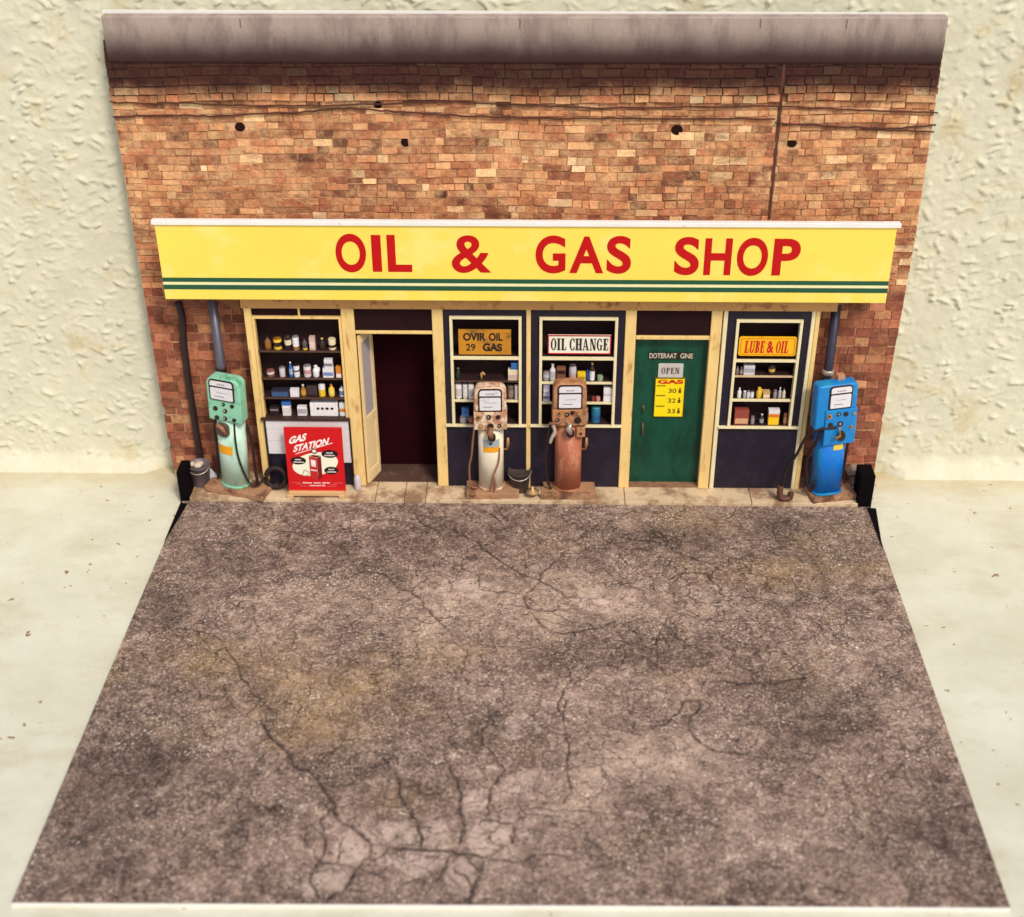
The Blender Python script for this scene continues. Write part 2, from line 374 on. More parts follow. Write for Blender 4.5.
for i, (px, py, rx, ry, v) in enumerate([(470,600,95,34,.75),(590,598,55,26,.8),(430,640,60,24,.35),(520,700,70,26,.35),(620,765,80,34,.65),(560,815,60,26,.5),(685,745,50,24,.7),(730,700,40,18,.4),(880,650,40,26,.5),(905,720,40,24,.5),(300,600,60,20,.3),(225,735,40,20,.4),(345,850,70,34,.45),(480,850,80,30,.45),(700,610,60,20,.35),(250,640,70,18,.25),(660,690,70,20,.3),(770,850,70,24,.25),
    (480,725,45,22,-.6),(700,540,70,20,-.55),(775,528,50,16,-.6),(770,690,60,16,-.6),(845,725,50,26,-.75),(70,820,80,60,-.6),(150,760,70,40,-.45),(225,560,70,26,-.45),(950,820,60,50,-.65),(860,850,60,30,-.4),(650,655,50,16,-.5),(560,655,40,16,-.35),(380,560,60,16,-.3),(180,610,40,30,-.4),(255,810,30,20,-.6),(640,540,40,14,-.3),(500,530,70,12,-.35),(840,560,50,20,-.35),(330,760,50,18,-.25)]):
    tone += v*blob(px, py, rx, ry, 300+i)
for i, (px, py, rx, ry, v) in enumerate([(320,700,80,30,.8),(255,660,60,24,.6),(440,655,50,20,.4),(770,570,60,16,.8),(300,735,50,20,.6),(190,655,40,14,.5),(400,800,40,16,.4),(700,520,60,12,.5),(860,570,40,10,.5)]):
    ochre += v*blob(px, py, rx, ry, 400+i)
for i, (px, py, rx, ry) in enumerate([(346,848,24,15),(336,877,19,14),(411,862,31,12),(459,874,17,18),(438,834,17,13),(490,838,21,14),(392,832,20,12),(309,888,9,12),(520,725,22,12),(515,790,16,14),(470,800,14,12),(600,606,24,9),(465,590,26,9)]):
    slab = np.maximum(slab, blob(px, py, rx, ry, 500+i, 5.))
Zg = -.018*crack + (fbm(AX, AY, .5, 51)-.5)*.012 + (fbm(AX, AY, .07, 61)-.5)*.01
def asphalt_mat():
    m = bpy.data.materials.new('weathered_asphalt'); m.use_nodes = True; nt = m.node_tree; L = nt.links.new; b = nt.nodes['Principled BSDF']
    b.inputs['Roughness'].default_value = .72; b.inputs['Specular IOR Level'].default_value = .35
    geo = nd(nt, 'ShaderNodeNewGeometry')
    def noise(scale, det=6, rough=.6, dist=0.):
        n = nd(nt, 'ShaderNodeTexNoise'); n.inputs['Scale'].default_value = scale; n.inputs['Detail'].default_value = det; n.inputs['Roughness'].default_value = rough; n.inputs['Distortion'].default_value = dist
        L(geo.outputs['Position'], n.inputs['Vector']); return n.outputs['Fac']
    def ramp(src, pos, cols):
        r = nd(nt, 'ShaderNodeValToRGB'); L(src, r.inputs[0]); e = r.color_ramp.elements
        while len(e) < len(pos): e.new(.5)
        for i, (p, c) in enumerate(zip(pos, cols)): e[i].position = p; e[i].color = (*c, 1)
        return r.outputs[0]
    def mix(f, a, c, t='MIX'):
        x = nd(nt, 'ShaderNodeMix', data_type='RGBA', blend_type=t); 
        if isinstance(f, float): x.inputs[0].default_value = f
        else: L(f, x.inputs[0])
        L(a, x.inputs[6])
        if isinstance(c, tuple): x.inputs[7].default_value = (*c, 1)
        else: L(c, x.inputs[7])
        return x.outputs[2]
    def math_(op, a, c):
        x = nd(nt, 'ShaderNodeMath', operation=op)
        for i, v in enumerate((a, c)):
            if isinstance(v, float): x.inputs[i].default_value = v
            else: L(v, x.inputs[i])
        return x.outputs[0]
    base = ramp(noise(1.15, 10, .74, .8), (.32, .44, .54, .66), (lin((58,42,34)), lin((100,79,67)), lin((146,122,106)), lin((192,169,150))))
    mot = ramp(noise(5.5, 8, .75, .6), (.32, .48, .64), (lin((54,39,32)), lin((116,94,82)), lin((208,185,165))))
    c = mix(.5, base, mot)
    moss = ramp(noise(.75, 7, .7, .3), (.55, .68), ((0,0,0), (.6,.6,.6)))
    c = mix(moss, c, lin((150,126,80)))
    fine = ramp(noise(34, 6, .75), (.34, .5, .66), (lin((48,36,33)), lin((118,98,88)), lin((226,206,192))))
    c = mix(.42, c, fine)
    def attr(n):
        x = nd(nt, 'ShaderNodeAttribute'); x.attribute_name = n; return x.outputs['Fac']
    rough_ = noise(7, 8, .75)
    def clampmul(a, k):
        x = nd(nt, 'ShaderNodeMath', operation='MULTIPLY', use_clamp=True); L(a, x.inputs[0]); x.inputs[1].default_value = k; return x.outputs[0]
    lift = ramp(rough_, (.34, .6), ((.2,.2,.2), (1,1,1)))
    c = mix(math_('MULTIPLY', clampmul(attr('tone'), .82), lift), c, lin((190,168,150)))
    c = mix(math_('MULTIPLY', clampmul(attr('tone'), -.95), lift), c, lin((62,45,38)))
    c = mix(math_('MULTIPLY', clampmul(attr('ochre'), .62), lift), c, lin((158,130,70)))
    c = mix(math_('MULTIPLY', clampmul(attr('slab'), .55), lift), c, lin((190,170,158)))
    # pale aggregate
    vo = nd(nt, 'ShaderNodeTexVoronoi'); vo.inputs['Scale'].default_value = 22; L(geo.outputs['Position'], vo.inputs['Vector'])
    chips = ramp(vo.outputs['Distance'], (.12, .34), ((1,1,1), (0,0,0)))
    pick = nd(nt, 'ShaderNodeSeparateColor'); L(vo.outputs['Color'], pick.inputs[0])
    sel = ramp(pick.outputs[0], (.66, .76), ((0,0,0), (1,1,1)))
    zone = ramp(noise(1.5, 8, .75, .3), (.46, .62), ((.10,.10,.10), (1,1,1)))
    grit = ramp(noise(38, 4, .62), (.585, .68), ((0,0,0), (1,1,1)))
    f = math_('MULTIPLY', math_('MAXIMUM', math_('MULTIPLY', math_('MULTIPLY', chips, sel), .6), grit), zone)
    c = mix(math_('MULTIPLY', f, .95), c, lin((240,228,214)))
    # dark pits
    vp = nd(nt, 'ShaderNodeTexVoronoi'); vp.inputs['Scale'].default_value = 21; L(geo.outputs['Position'], vp.inputs['Vector'])
    pk = nd(nt, 'ShaderNodeSeparateColor'); L(vp.outputs['Color'], pk.inputs[0])
    pits = math_('MULTIPLY', ramp(vp.outputs['Distance'], (.15, .4), ((1,1,1), (0,0,0))), ramp(pk.outputs[1], (.72, .8), ((0,0,0), (1,1,1))))
    c = mix(math_('MULTIPLY', pits, .65), c, lin((54,40,38)))
    # hairline crazing
    ds = nd(nt, 'ShaderNodeTexNoise'); ds.inputs['Scale'].default_value = 2.5; ds.inputs['Detail'].default_value = 6; L(geo.outputs['Position'], ds.inputs['Vector'])
    va = nd(nt, 'ShaderNodeVectorMath', operation='SCALE'); va.inputs['Scale'].default_value = .55; L(ds.outputs['Color'], va.inputs[0])
    vb = nd(nt, 'ShaderNodeVectorMath', operation='ADD'); L(geo.outputs['Position'], vb.inputs[0]); L(va.outputs[0], vb.inputs[1])
    ve = nd(nt, 'ShaderNodeTexVoronoi', feature='DISTANCE_TO_EDGE'); ve.inputs['Scale'].default_value = 2.3; L(vb.outputs[0], ve.inputs['Vector'])
    hair = ramp(ve.outputs['Distance'], (.006, .022), ((1,1,1), (0,0,0)))
    hz = ramp(noise(.8, 6, .65), (.36, .5), ((.12,.12,.12), (1,1,1)))
    c = mix(math_('MULTIPLY', math_('MULTIPLY', hair, hz), .55), c, lin((56,42,39)))
    vc = nd(nt, 'ShaderNodeVectorMath', operation='SCALE'); vc.inputs['Scale'].default_value = .3; L(ds.outputs['Color'], vc.inputs[0])
    vd = nd(nt, 'ShaderNodeVectorMath', operation='ADD'); L(geo.outputs['Position'], vd.inputs[0]); L(vc.outputs[0], vd.inputs[1])
    vf = nd(nt, 'ShaderNodeTexVoronoi', feature='DISTANCE_TO_EDGE'); vf.inputs['Scale'].default_value = 4.6; L(vd.outputs[0], vf.inputs['Vector'])
    hair2 = ramp(vf.outputs['Distance'], (.01, .035), ((1,1,1), (0,0,0)))
    c = mix(math_('MULTIPLY', math_('MULTIPLY', hair2, ramp(noise(1.3, 6, .7), (.45, .6), ((0,0,0), (1,1,1)))), .38), c, lin((62,48,44)))
    at_ = nd(nt, 'ShaderNodeAttribute'); at_.attribute_name = 'crack'
    brk = ramp(noise(3.2, 6, .7), (.36, .52), ((.25,.25,.25), (1,1,1)))
    c = mix(math_('MULTIPLY', math_('MULTIPLY', at_.outputs['Fac'], .8), brk), c, lin((52,38,35)))
    L(punch(nt, c, 1.42, 2.08, .84), b.inputs['Base Color'])
    hgt = math_('ADD', noise(30, 6, .7), math_('MULTIPLY', f, .6))
    bp = nd(nt, 'ShaderNodeBump'); bp.inputs['Strength'].default_value = .8; bp.inputs['Distance'].default_value = .025
    L(hgt, bp.inputs['Height']); L(bp.outputs[0], b.inputs['Normal'])
    return m
asp = grid_obj('asphalt', uu[0], vv[:, 0], np.stack([AX, AY, Zg+.014], -1), [asphalt_mat()])
for an_, arr in (('tone', np.clip(tone, -1, 1)), ('ochre', np.clip(ochre, 0, 1)), ('slab', slab*(1-crack))):
    aa = asp.data.attributes.new(an_, 'FLOAT', 'POINT'); aa.data.foreach_set('value', arr.reshape(-1).astype(np.float32))
at1 = asp.data.attributes.new('crack', 'FLOAT', 'POINT'); at1.data.foreach_set('value', crack.reshape(-1).astype(np.float32))
tag(asp, 'cracked grey brown asphalt forecourt sheet', None, kind='structure')
white_edge = mat('white_card_edge', (236,233,226), .6, .04)
b = MB(); e0 = .012
b.hexa([(q_bl.x,q_bl.y-e0,-.03),(q_br.x,q_br.y-e0,-.03),(q_br.x,q_br.y-e0,.02),(q_bl.x,q_bl.y-e0,.02),(q_bl.x,q_bl.y,-.03),(q_br.x,q_br.y,-.03),(q_br.x,q_br.y,.02),(q_bl.x,q_bl.y,.02)])
obj('white_edge', b, white_edge, parent=asp, bevel=.004)
b = MB(); b.hexa([(q_bl.x,q_bl.y+.001,-.0295),(q_br.x,q_br.y+.001,-.0295),(q_br.x,q_br.y+.001,-.023),(q_bl.x,q_bl.y+.001,-.023),(q_tl.x,-.006,-.0295),(q_tr.x,-.006,-.0295),(q_tr.x,-.006,-.023),(q_tl.x,-.006,-.023)])
obj('backing_card', b, white_edge, parent=asp)
black = mat('matt_black_card', (9,5,7), .9, .1, spec=.1)
for pts in (((187.5,503.5),(180.5,502.5),(164.5,541)), ((867,507.5),(876,508.5),(882.5,548))):
    p = [flat(*q, .022) for q in pts]; p = [p[0], p[1], p[2]]
    s_ = MB(); s_.add([(v.x, min(v.y, -.006), .024) for v in p]+[(v.x, min(v.y, -.006), -.029) for v in p], [(0,1,2),(5,4,3),(0,3,4,1),(1,4,5,2),(2,5,3,0)])
    obj('black_strip', s_, black, parent=asp)

# ---- pavement
pv = MB(); XL, XR = X(189.5,500,0), X(858,506,0)
random.seed(3)
seams = [XL, X(375,498,0), X(404,498,0), X(425,498,0), X(625,500,0), X(752,502,0), XR]
cuts = [.0, .16, .62]
for i in range(len(seams)-1):
    pv.box(seams[i]+.004, seams[i+1]-.004, 0, .78, 0, PAVE-random.uniform(0, .004))
pave_m = mat('worn_pavement', (214,188,152), .8, .16, 2.2, worn=(150,116,88), worn_amt=.42, worn_scale=1.7, bump=.4, bump_scale=25)
tag(obj('pavement', pv, pave_m, bevel=.006), 'pale worn concrete pavement in front of the shop', None, kind='structure')
for px0, px1, py0, lab in ((172.5, 189.5, 460, 'matt black block closing the pavement end beside the grey pail'), (857.5, 873.5, 464, 'matt black block closing the pavement end beside the blue pump')):
    bb = MB(); z1 = Zz((px0+px1)/2, py0, .3)
    bb.box(X(px0+8 if px0 < 500 else px0, 500, .01), X(px1 if px0 < 500 else px1-1.5, 500, .01), .004, .3, -.029, z1)
    tag(obj('black_block', bb, black, bevel=.006), lab, 'block', 'black blocks at the pavement ends')

#MARK_BRICK
# ================================================================== BRICK WALL
BY = .62
def edge_x(z, side):
    pts = ((101,15),(105,60),(135,240),(160,390),(172.5,465)) if side < 0 else ((948,21),(941.5,62),(915,240),(889,380),(875.5,463))
    tb = sorted((Zz(a, b_, BY), X(a, b_, BY)) for a, b_ in pts)
    return float(np.interp(z, [t[0] for t in tb], [t[1] for t in tb]))
z_top = Zz(520, 17, BY)
SHX0, SHX1 = X(250,312,BY), X(812,312,BY)      # the shop front covers the wall between these
brick_root = empty('brick_wall', (0, BY, 0))
tag(brick_root, 'old patchy orange brick wall with concrete cornice above the yellow sign', 'wall')
mort = MB()
mort.prism([(edge_x(.0,-1)+.02, .0),(SHX0, .0),(SHX0, 3.1),(edge_x(3.1,-1)+.02, 3.1)], BY+.004, BY+.1)
mort.prism([(SHX1, .0),(edge_x(.0,1)-.02, .0),(edge_x(3.1,1)-.02, 3.1),(SHX1, 3.1)], BY+.004, BY+.1)
mort.prism([(edge_x(3.1,-1)+.02, 3.1),(edge_x(3.1,1)-.02, 3.1),(edge_x(z_top,1)-.02, z_top),(edge_x(z_top,-1)+.02, z_top)], BY+.004, BY+.1)
obj('mortar_bed', mort, mat('mortar', (158,104,70), .9, .3, 5., worn=(214,170,126), worn_amt=.5, worn_scale=2.2, bump=.5), parent=brick_root)
bk = MB(); bcol = []
light = [(200,142,92),(190,126,78),(212,160,110),(178,110,68),(196,134,86),(170,102,64),(186,128,86),(206,152,104),(182,116,74),(192,132,84),(174,108,70)]
mids = [(160,96,62),(148,84,56),(172,106,68),(134,74,50),(180,114,74)]
dark_ = [(104,58,42),(118,66,46),(94,50,38)]
low = [(150,82,56),(138,74,50),(164,96,64),(122,64,46),(174,108,76),(144,80,58)]
holes = [(at(240,127,BY), .075), (at(406,142,BY), .075), (at(677,130,BY), .085), (at(792,143,BY), .07), (at(378,105,BY), .06)]
seam_x0 = X(768,217,BY)
def seam_at(z): return X(769,217,BY)
random.seed(21)
z = PAVE + .02; row = 0
z_l1, z_l2 = Zz(520,101,BY), Zz(520,92,BY)
while z < z_top-.26:
    lowz = z < 2.75
    hgt = random.uniform(.074, .104) if not lowz else random.uniform(.112, .135)
    if z_l1-.03 < z < z_l2: pass
    x = -5.2 + random.uniform(0, .3)
    off = random.uniform(0, .3)
    while x < 5.2:
        ln = random.choice((.17, .2, .22, .17, .1, .12, .26, .14, .31)) * random.uniform(.88, 1.12)
        x1 = x+ln; zc = z+hgt/2; xc = x+ln/2
        a, c = edge_x(zc, -1), edge_x(zc, 1)
        xa, xb = max(x, a), min(x1, c); x = x1
        if xb-xa < .018: continue
        if lowz and xa > SHX0-.05 and xb < SHX1+.05: continue
        if lowz and zc < 3.0 and xb > SHX0 and xa < SHX1:
            if xa < SHX0: xb = SHX0
            elif xb > SHX1: xa = SHX1
        sx = seam_at(zc)
        if xa < sx < xb:
            if sx-xa > xb-sx: xb = sx-.012
            else: xa = sx+.02
            if xb-xa < .04: continue
        if any(abs((xa+xb)/2-h.x) < (xb-xa)/2+r*.25 and abs(zc-h.z) < hgt/2+r*.2 for h, r in holes): continue
        rec = .022 if xb > sx+.01 and zc > 3.7 else 0.
        fr = random.uniform(-.014, -.002)
        # patches: paler washed area in the upper middle, darker red towards the sides
        pn = fbm(np.array([[xa]]), np.array([[zc*1.6]]), .9, 77)[0, 0] + random.uniform(-.18, .18)
        if lowz: col = random.choice(low if random.random() < .85 else light)
        elif pn > .36: col = random.choice(light if random.random() < .84 else mids)
        else: col = random.choice(mids if random.random() < .62 else (dark_ if random.random() < .35 else light))
        if z_l1 < zc < z_l2+.06 and not lowz: col = random.choice(light); fr -= .03; col = tuple(min(255,v*1.08) for v in col)
        if random.random() < .045 and not lowz: col = random.choice(((232,192,140),(238,204,160)))
        mean_ = (146,80,54) if lowz else (190,140,92)
        col = tuple(v*.8+m_*.2 for v, m_ in zip(col, mean_))
        k_ = random.uniform(.89, 1.11); col = tuple(min(255, v*k_) for v in col)
        wv = .016*math.sin(xa*1.1+zc*.7)+.012*math.sin(xa*2.7+zc*2.1)
        g0 = random.uniform(.003, .0075); jz = random.uniform(-.006, .006)
        za, zb = z+wv+g0+random.uniform(0,.004)+jz*.5, z+wv+hgt-g0+jz*.5
        sl = random.uniform(-.004, .004)
        y0 = BY+fr; y1 = BY+.045
        j = lambda: random.uniform(-.004, .004)
        cut_a, cut_b = xa == a, xb == c
        l0, l1 = (edge_x(za,-1), edge_x(zb,-1)) if cut_a else (xa+g0+j(), xa+g0+j())
        r0, r1 = (edge_x(za,1), edge_x(zb,1)) if cut_b else (xb-g0+j(), xb-g0+j())
        bk.hexa([(l0,y0,za+j()),(r0,y0+sl,za+j()),(r1,y0+sl,zb+j()),(l1,y0,zb+j()),(l0,y1,za),(r0,y1,za),(r1,y1,zb),(l1,y1,zb)])
        bcol += [(*lin(col), 1)]*6
    z += hgt; row += 1
def shade_band(nt, col, b, za, zb, amt, rag=.36):
    # overhang shade painted into the colour; fades in from za to zb, ragged edge
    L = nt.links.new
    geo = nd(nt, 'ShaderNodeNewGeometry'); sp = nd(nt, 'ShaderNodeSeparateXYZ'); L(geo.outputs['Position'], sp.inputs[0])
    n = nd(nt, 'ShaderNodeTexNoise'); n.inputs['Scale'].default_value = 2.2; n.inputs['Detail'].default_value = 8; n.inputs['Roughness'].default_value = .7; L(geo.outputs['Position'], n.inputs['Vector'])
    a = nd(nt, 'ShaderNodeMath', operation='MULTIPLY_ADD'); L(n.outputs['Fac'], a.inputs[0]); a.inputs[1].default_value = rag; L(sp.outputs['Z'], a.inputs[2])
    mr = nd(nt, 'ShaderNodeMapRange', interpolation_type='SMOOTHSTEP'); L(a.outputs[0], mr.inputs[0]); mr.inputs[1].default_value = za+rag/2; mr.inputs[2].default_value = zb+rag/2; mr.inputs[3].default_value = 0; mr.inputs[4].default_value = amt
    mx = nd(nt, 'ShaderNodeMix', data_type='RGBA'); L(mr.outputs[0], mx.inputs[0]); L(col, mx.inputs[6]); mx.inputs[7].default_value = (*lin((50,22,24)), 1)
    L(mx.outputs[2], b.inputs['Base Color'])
def brick_mat():
    m = bpy.data.materials.new('fired_brick'); m.use_nodes = True; nt = m.node_tree; L = nt.links.new; b = nt.nodes['Principled BSDF']
    b.inputs['Roughness'].default_value = .88; b.inputs['Specular IOR Level'].default_value = .2
    a = nd(nt, 'ShaderNodeAttribute'); a.attribute_name = 'brick'
    geo = nd(nt, 'ShaderNodeNewGeometry')
    n = nd(nt, 'ShaderNodeTexNoise'); n.inputs['Scale'].default_value = 14; n.inputs['Detail'].default_value = 8; n.inputs['Roughness'].default_value = .75; L(geo.outputs['Position'], n.inputs['Vector'])
    mr = nd(nt, 'ShaderNodeMapRange'); L(n.outputs['Fac'], mr.inputs[0]); mr.inputs[1].default_value = .25; mr.inputs[2].default_value = .75; mr.inputs[3].default_value = .55; mr.inputs[4].default_value = 1.34
    mx = nd(nt, 'ShaderNodeMix', data_type='RGBA', blend_type='MULTIPLY'); mx.inputs[0].default_value = 1; L(a.outputs['Color'], mx.inputs[6]); L(mr.outputs[0], mx.inputs[7])
    # pale wash dragged over several bricks, and brown weathering
    nw = nd(nt, 'ShaderNodeTexNoise'); nw.inputs['Scale'].default_value = 3.4; nw.inputs['Detail'].default_value = 10; nw.inputs['Roughness'].default_value = .78; L(geo.outputs['Position'], nw.inputs['Vector'])
    rw = nd(nt, 'ShaderNodeValToRGB'); L(nw.outputs['Fac'], rw.inputs[0]); rw.color_ramp.elements[0].position = .46; rw.color_ramp.elements[1].position = .66; rw.color_ramp.elements[0].color = (0,0,0,1); rw.color_ramp.elements[1].color = (.7,.7,.7,1)
    zs_ = nd(nt, 'ShaderNodeSeparateXYZ'); L(geo.outputs['Position'], zs_.inputs[0]); zm = nd(nt, 'ShaderNodeMapRange'); L(zs_.outputs['Z'], zm.inputs[0]); zm.inputs[1].default_value = 2.4; zm.inputs[2].default_value = 3.4; zm.inputs[3].default_value = .25; zm.inputs[4].default_value = 1
    wm = nd(nt, 'ShaderNodeMath', operation='MULTIPLY'); L(rw.outputs[0], wm.inputs[0]); L(zm.outputs[0], wm.inputs[1])
    mw = nd(nt, 'ShaderNodeMix', data_type='RGBA'); L(wm.outputs[0], mw.inputs[0]); L(mx.outputs[2], mw.inputs[6]); mw.inputs[7].default_value = (*lin((222,184,132)), 1)
    mx = mw
    # soot stains
    mp = nd(nt, 'ShaderNodeMapping'); mp.inputs['Scale'].default_value = (1, 1, 2.2); L(geo.outputs['Position'], mp.inputs[0])
    n2 = nd(nt, 'ShaderNodeTexNoise'); n2.inputs['Scale'].default_value = 2.1; n2.inputs['Detail'].default_value = 10; n2.inputs['Roughness'].default_value = .75; L(mp.outputs[0], n2.inputs['Vector'])
    r = nd(nt, 'ShaderNodeValToRGB'); L(n2.outputs['Fac'], r.inputs[0]); r.color_ramp.elements[0].position = .52; r.color_ramp.elements[1].position = .68
    r.color_ramp.elements[0].color = (0,0,0,1); r.color_ramp.elements[1].color = (.75,.75,.75,1)
    m2 = nd(nt, 'ShaderNodeMix', data_type='RGBA'); L(r.outputs[0], m2.inputs[0]); L(mx.outputs[2], m2.inputs[6]); m2.inputs[7].default_value = (*lin((88,46,32)), 1)
    shade_band(nt, punch(nt, m2.outputs[2], 1.10, 1.24, .93), b, Zz(520,110,BY), Zz(520,80,BY), .95)  # top courses darkened with painted shade below the cornice
    n3 = nd(nt, 'ShaderNodeTexNoise'); n3.inputs['Scale'].default_value = 30; n3.inputs['Detail'].default_value = 6; L(geo.outputs['Position'], n3.inputs['Vector'])
    bp = nd(nt, 'ShaderNodeBump'); bp.inputs['Strength'].default_value = .6; bp.inputs['Distance'].default_value = .02; L(n3.outputs['Fac'], bp.inputs['Height']); L(bp.outputs[0], b.inputs['Normal'])
    return m
mm_ = MATS['mortar']; mb_ = mm_.node_tree.nodes['Principled BSDF']; shade_band(mm_.node_tree, mb_.inputs['Base Color'].links[0].from_socket, mb_, Zz(520,110,BY), Zz(520,84,BY), .97)  # same painted shade over the mortar
bo = obj('brickwork', bk, brick_mat(), parent=brick_root)
ca = bo.data.attributes.new('brick', 'FLOAT_COLOR', 'FACE'); ca.data.foreach_set('color', np.array(bcol, dtype=np.float32).reshape(-1))
# concrete cornice: a rounded nose that turns under
CYF = BY-.035
zc0, zc1 = Zz(520, 61, CYF), Zz(520, 17, CYF)
cn = MB(); prof = [(BY+.1, zc1+.0), (CYF+.012, zc1), (CYF, zc1-.012)]
for i in range(1, 13):
    t = i/12*math.pi/2; prof.append((CYF+.002+.02*(1-math.cos(t)), zc0+.02-.05*math.sin(t)))
prof.append((BY+.1, zc0-.03))
xa, xb = X(101,17,CYF), X(948,20,CYF)
xs_ = [xa + (xb-xa)*k/60 for k in range(61)]
n = len(prof)
vs = [(x_, y_, z_) for x_ in xs_ for y_, z_ in prof]
fs = [[i*n+k, i*n+k+1, (i+1)*n+k+1, (i+1)*n+k] for i in range(60) for k in range(n-1)] + [list(range(n)), [60*n+k for k in range(n-1, -1, -1)]]
cn.add(vs, fs, 0, False)
cm = mat('lilac_concrete', (171,153,143), .85, .14, 2.6, worn=(146,127,121), worn_amt=.4, worn_scale=1.6, bump=.3, streak=(1.6,1,.5))
cb = cm.node_tree.nodes['Principled BSDF']; csrc = cb.inputs['Base Color'].links[0].from_socket
shade_band(cm.node_tree, csrc, cb, Zz(520,22,CYF), Zz(520,60,CYF), .97, .14)  # painted shade deepening towards the cornice foot
obj('cornice', cn, cm, parent=brick_root)
jn = MB()
for px in (241, 520, 760, 846): jn.box(X(px,30,CYF)-.006, X(px,30,CYF)+.006, CYF-.003, CYF+.02, zc1-.12, zc1-.02)
obj('joint', jn, mat('cornice_joint', (120,98,92), .9), parent=brick_root)
bd = MB(); ztb = Zz(520, 12.5, BY+.1)
bd.prism([(edge_x(.05,-1), .0),(X(405,480,BY+.11)-1.2, .0),(X(405,480,BY+.11)-1.2, 2.6),(X(405,480,BY+.11)+1.2, 2.6),(X(405,480,BY+.11)+1.2, .0),(edge_x(.05,1), .0),(edge_x(z_top,1)+.01, ztb),(edge_x(z_top,-1)-.01, ztb+.02)], BY+.105, BY+.125)
obj('backing_board', bd, white_edge, parent=brick_root)
# cables sagging along the wall and vent holes
def wob(pts, n=8, amp=.008):
    out = []
    for (p, q) in zip(pts, pts[1:]):
        for i in range(n):
            t = i/n; v = Vector(p).lerp(Vector(q), t); v.z += random.uniform(-amp, amp); out.append(v)
    return out+[Vector(pts[-1])]
wire = mat('tarred_cable', (84,44,32), .85, .3, 7)
for pl, r in (([(110,102),(180,103),(260,106),(345,105),(450,101),(520,105),(600,108),(775,106),(860,110),(938,113)], .009), ([(113,117),(160,115),(210,116),(300,112),(350,108),(400,112),(470,116),(560,119),(640,118),(775,119)], .010), ([(775,123),(850,127),(890,129),(936,125)], .010), ([(862,129),(900,131),(934,132)], .009)):
    c_ = MB(); c_.tube(wob([at(a, b_, BY-.03) for a, b_ in pl]), r); obj('cable', c_, wire, parent=brick_root)
hole_m = mat('soot_black', (40,20,16), .95, .3, 9, spec=.1); ringm = mat('rusty_pipe', (86,46,32), .8, .3, 12)
for i, (h, r) in enumerate(holes):
    hb = MB(); hb.disc_y(h.x, h.z, BY-.006, BY+.03, r*.8, 12, 0, r*.72)
    rb = MB()
    ro = obj('vent_hole', hb, hole_m, parent=brick_root)
sd = MB(); sd.box(seam_x0-.008, seam_x0+.03, BY-.004, BY+.03, 3.72, z_top-.3)
obj('expansion_seam', sd, mat('dark_seam', (92,52,38), .9, .3, 5), parent=brick_root)

#MARK_SHOP
# ================================================================== SHOP FRONT
FY = .33
cream = mat('cream_yellow_paint', (238,203,132), .5, .12, 4., worn=(190,138,76), worn_amt=.26, worn_scale=3.5, streak=(2,2,.5))
cream2 = mat('pale_cream_paint', (236,222,178), .5, .08, 5., worn=(176,140,90), worn_amt=.14, worn_scale=5)
navy = mat('navy_panel', (28,20,38), .55, .25, 3., worn=(38,28,48), worn_amt=.35, worn_scale=3, bump=.15)
maroon = mat('dark_maroon', (38,14,18), .75, .3, 3., spec=.15)
shelfback = mat('dim_shelf_back', (52,32,32), .8, .25, 4., spec=.15)
ocean = mat('green_door_paint', (8,74,54), .45, .2, 2.5, worn=(6,56,42), worn_amt=.4, worn_scale=2, streak=(2,2,.6))
brown_wood = mat('brown_timber', (150,98,52), .65, .2, 6)
shop = empty('shopfront', ((X(250,487,FY)+X(812,487,FY))/2, FY, PAVE))
tag(shop, 'cream framed shop front with navy panels, open doorway and green door', 'shop')
def bar(name, px0, px1, py0, py1, y0, y1, m, parent=shop, bevel=.006, pxb0=None, pxb1=None, zmin=None):
    """upright or rail: photo box at plane y0; x measured at the top row (and optionally at the bottom row)"""
    x0, x1 = X(px0, py0, y0), X(px1, py0, y0)
    z1 = Zz((px0+px1)/2, py0, y0); z0 = Zz((px0+px1)/2, py1, y0) if zmin is None else zmin
    b0 = x0 if pxb0 is None else X(pxb0, py1, y0); b1 = x1 if pxb1 is None else X(pxb1, py1, y0)
    mb = MB(); mb.hexa([(b0,y0,z0),(b1,y0,z0),(x1,y0,z1),(x0,y0,z1),(b0,y1,z0),(b1,y1,z0),(x1,y1,z1),(x0,y1,z1)])
    return obj(name, mb, m, parent=parent, bevel=bevel)
# header and posts
HB = Zz(540, 309.5, FY)
hb = MB(); hb.box(X(240,304,FY-.02), X(838,306,FY-.02), FY-.02, .6, HB, HB+.14)
obj('header_beam', hb, mat('header_paint', (206,156,92), .6, .12, 3., worn=(150,98,56), worn_amt=.3), parent=shop, bevel=.008)
zt = HB-.002
def post(px0, px1, m, y0=FY, d=.12, name='post', zb=PAVE):
    x0, x1 = X(px0, 312, y0), X(px1, 312, y0); mb = MB(); mb.box(x0, x1, y0, y0+d, zb, zt); return obj(name, mb, m, parent=shop, bevel=.008), x0, x1
_, p1a, p1b = post(243.5, 250.8, cream)
_, p2a, p2b = post(340.5, 353.5, cream)
_, p3a, p3b = post(431.5, 442.5, cream)
_, p4a, p4b = post(526.3, 530.8, cream, y0=FY+.004, d=.1)
_, p5a, p5b = post(626, 637, cream)
_, p6a, p6b = post(712, 723, cream)
_, p6c, p6d = post(724.3, 728.6, cream2, y0=FY+.006)
_, p7a, p7b = post(812.5, 816.3, cream2)
_, p7c, p7d = post(816.6, 821, cream, y0=FY+.012)
ZB = .31                                # recess of the display cases behind the front plane
CB = .60
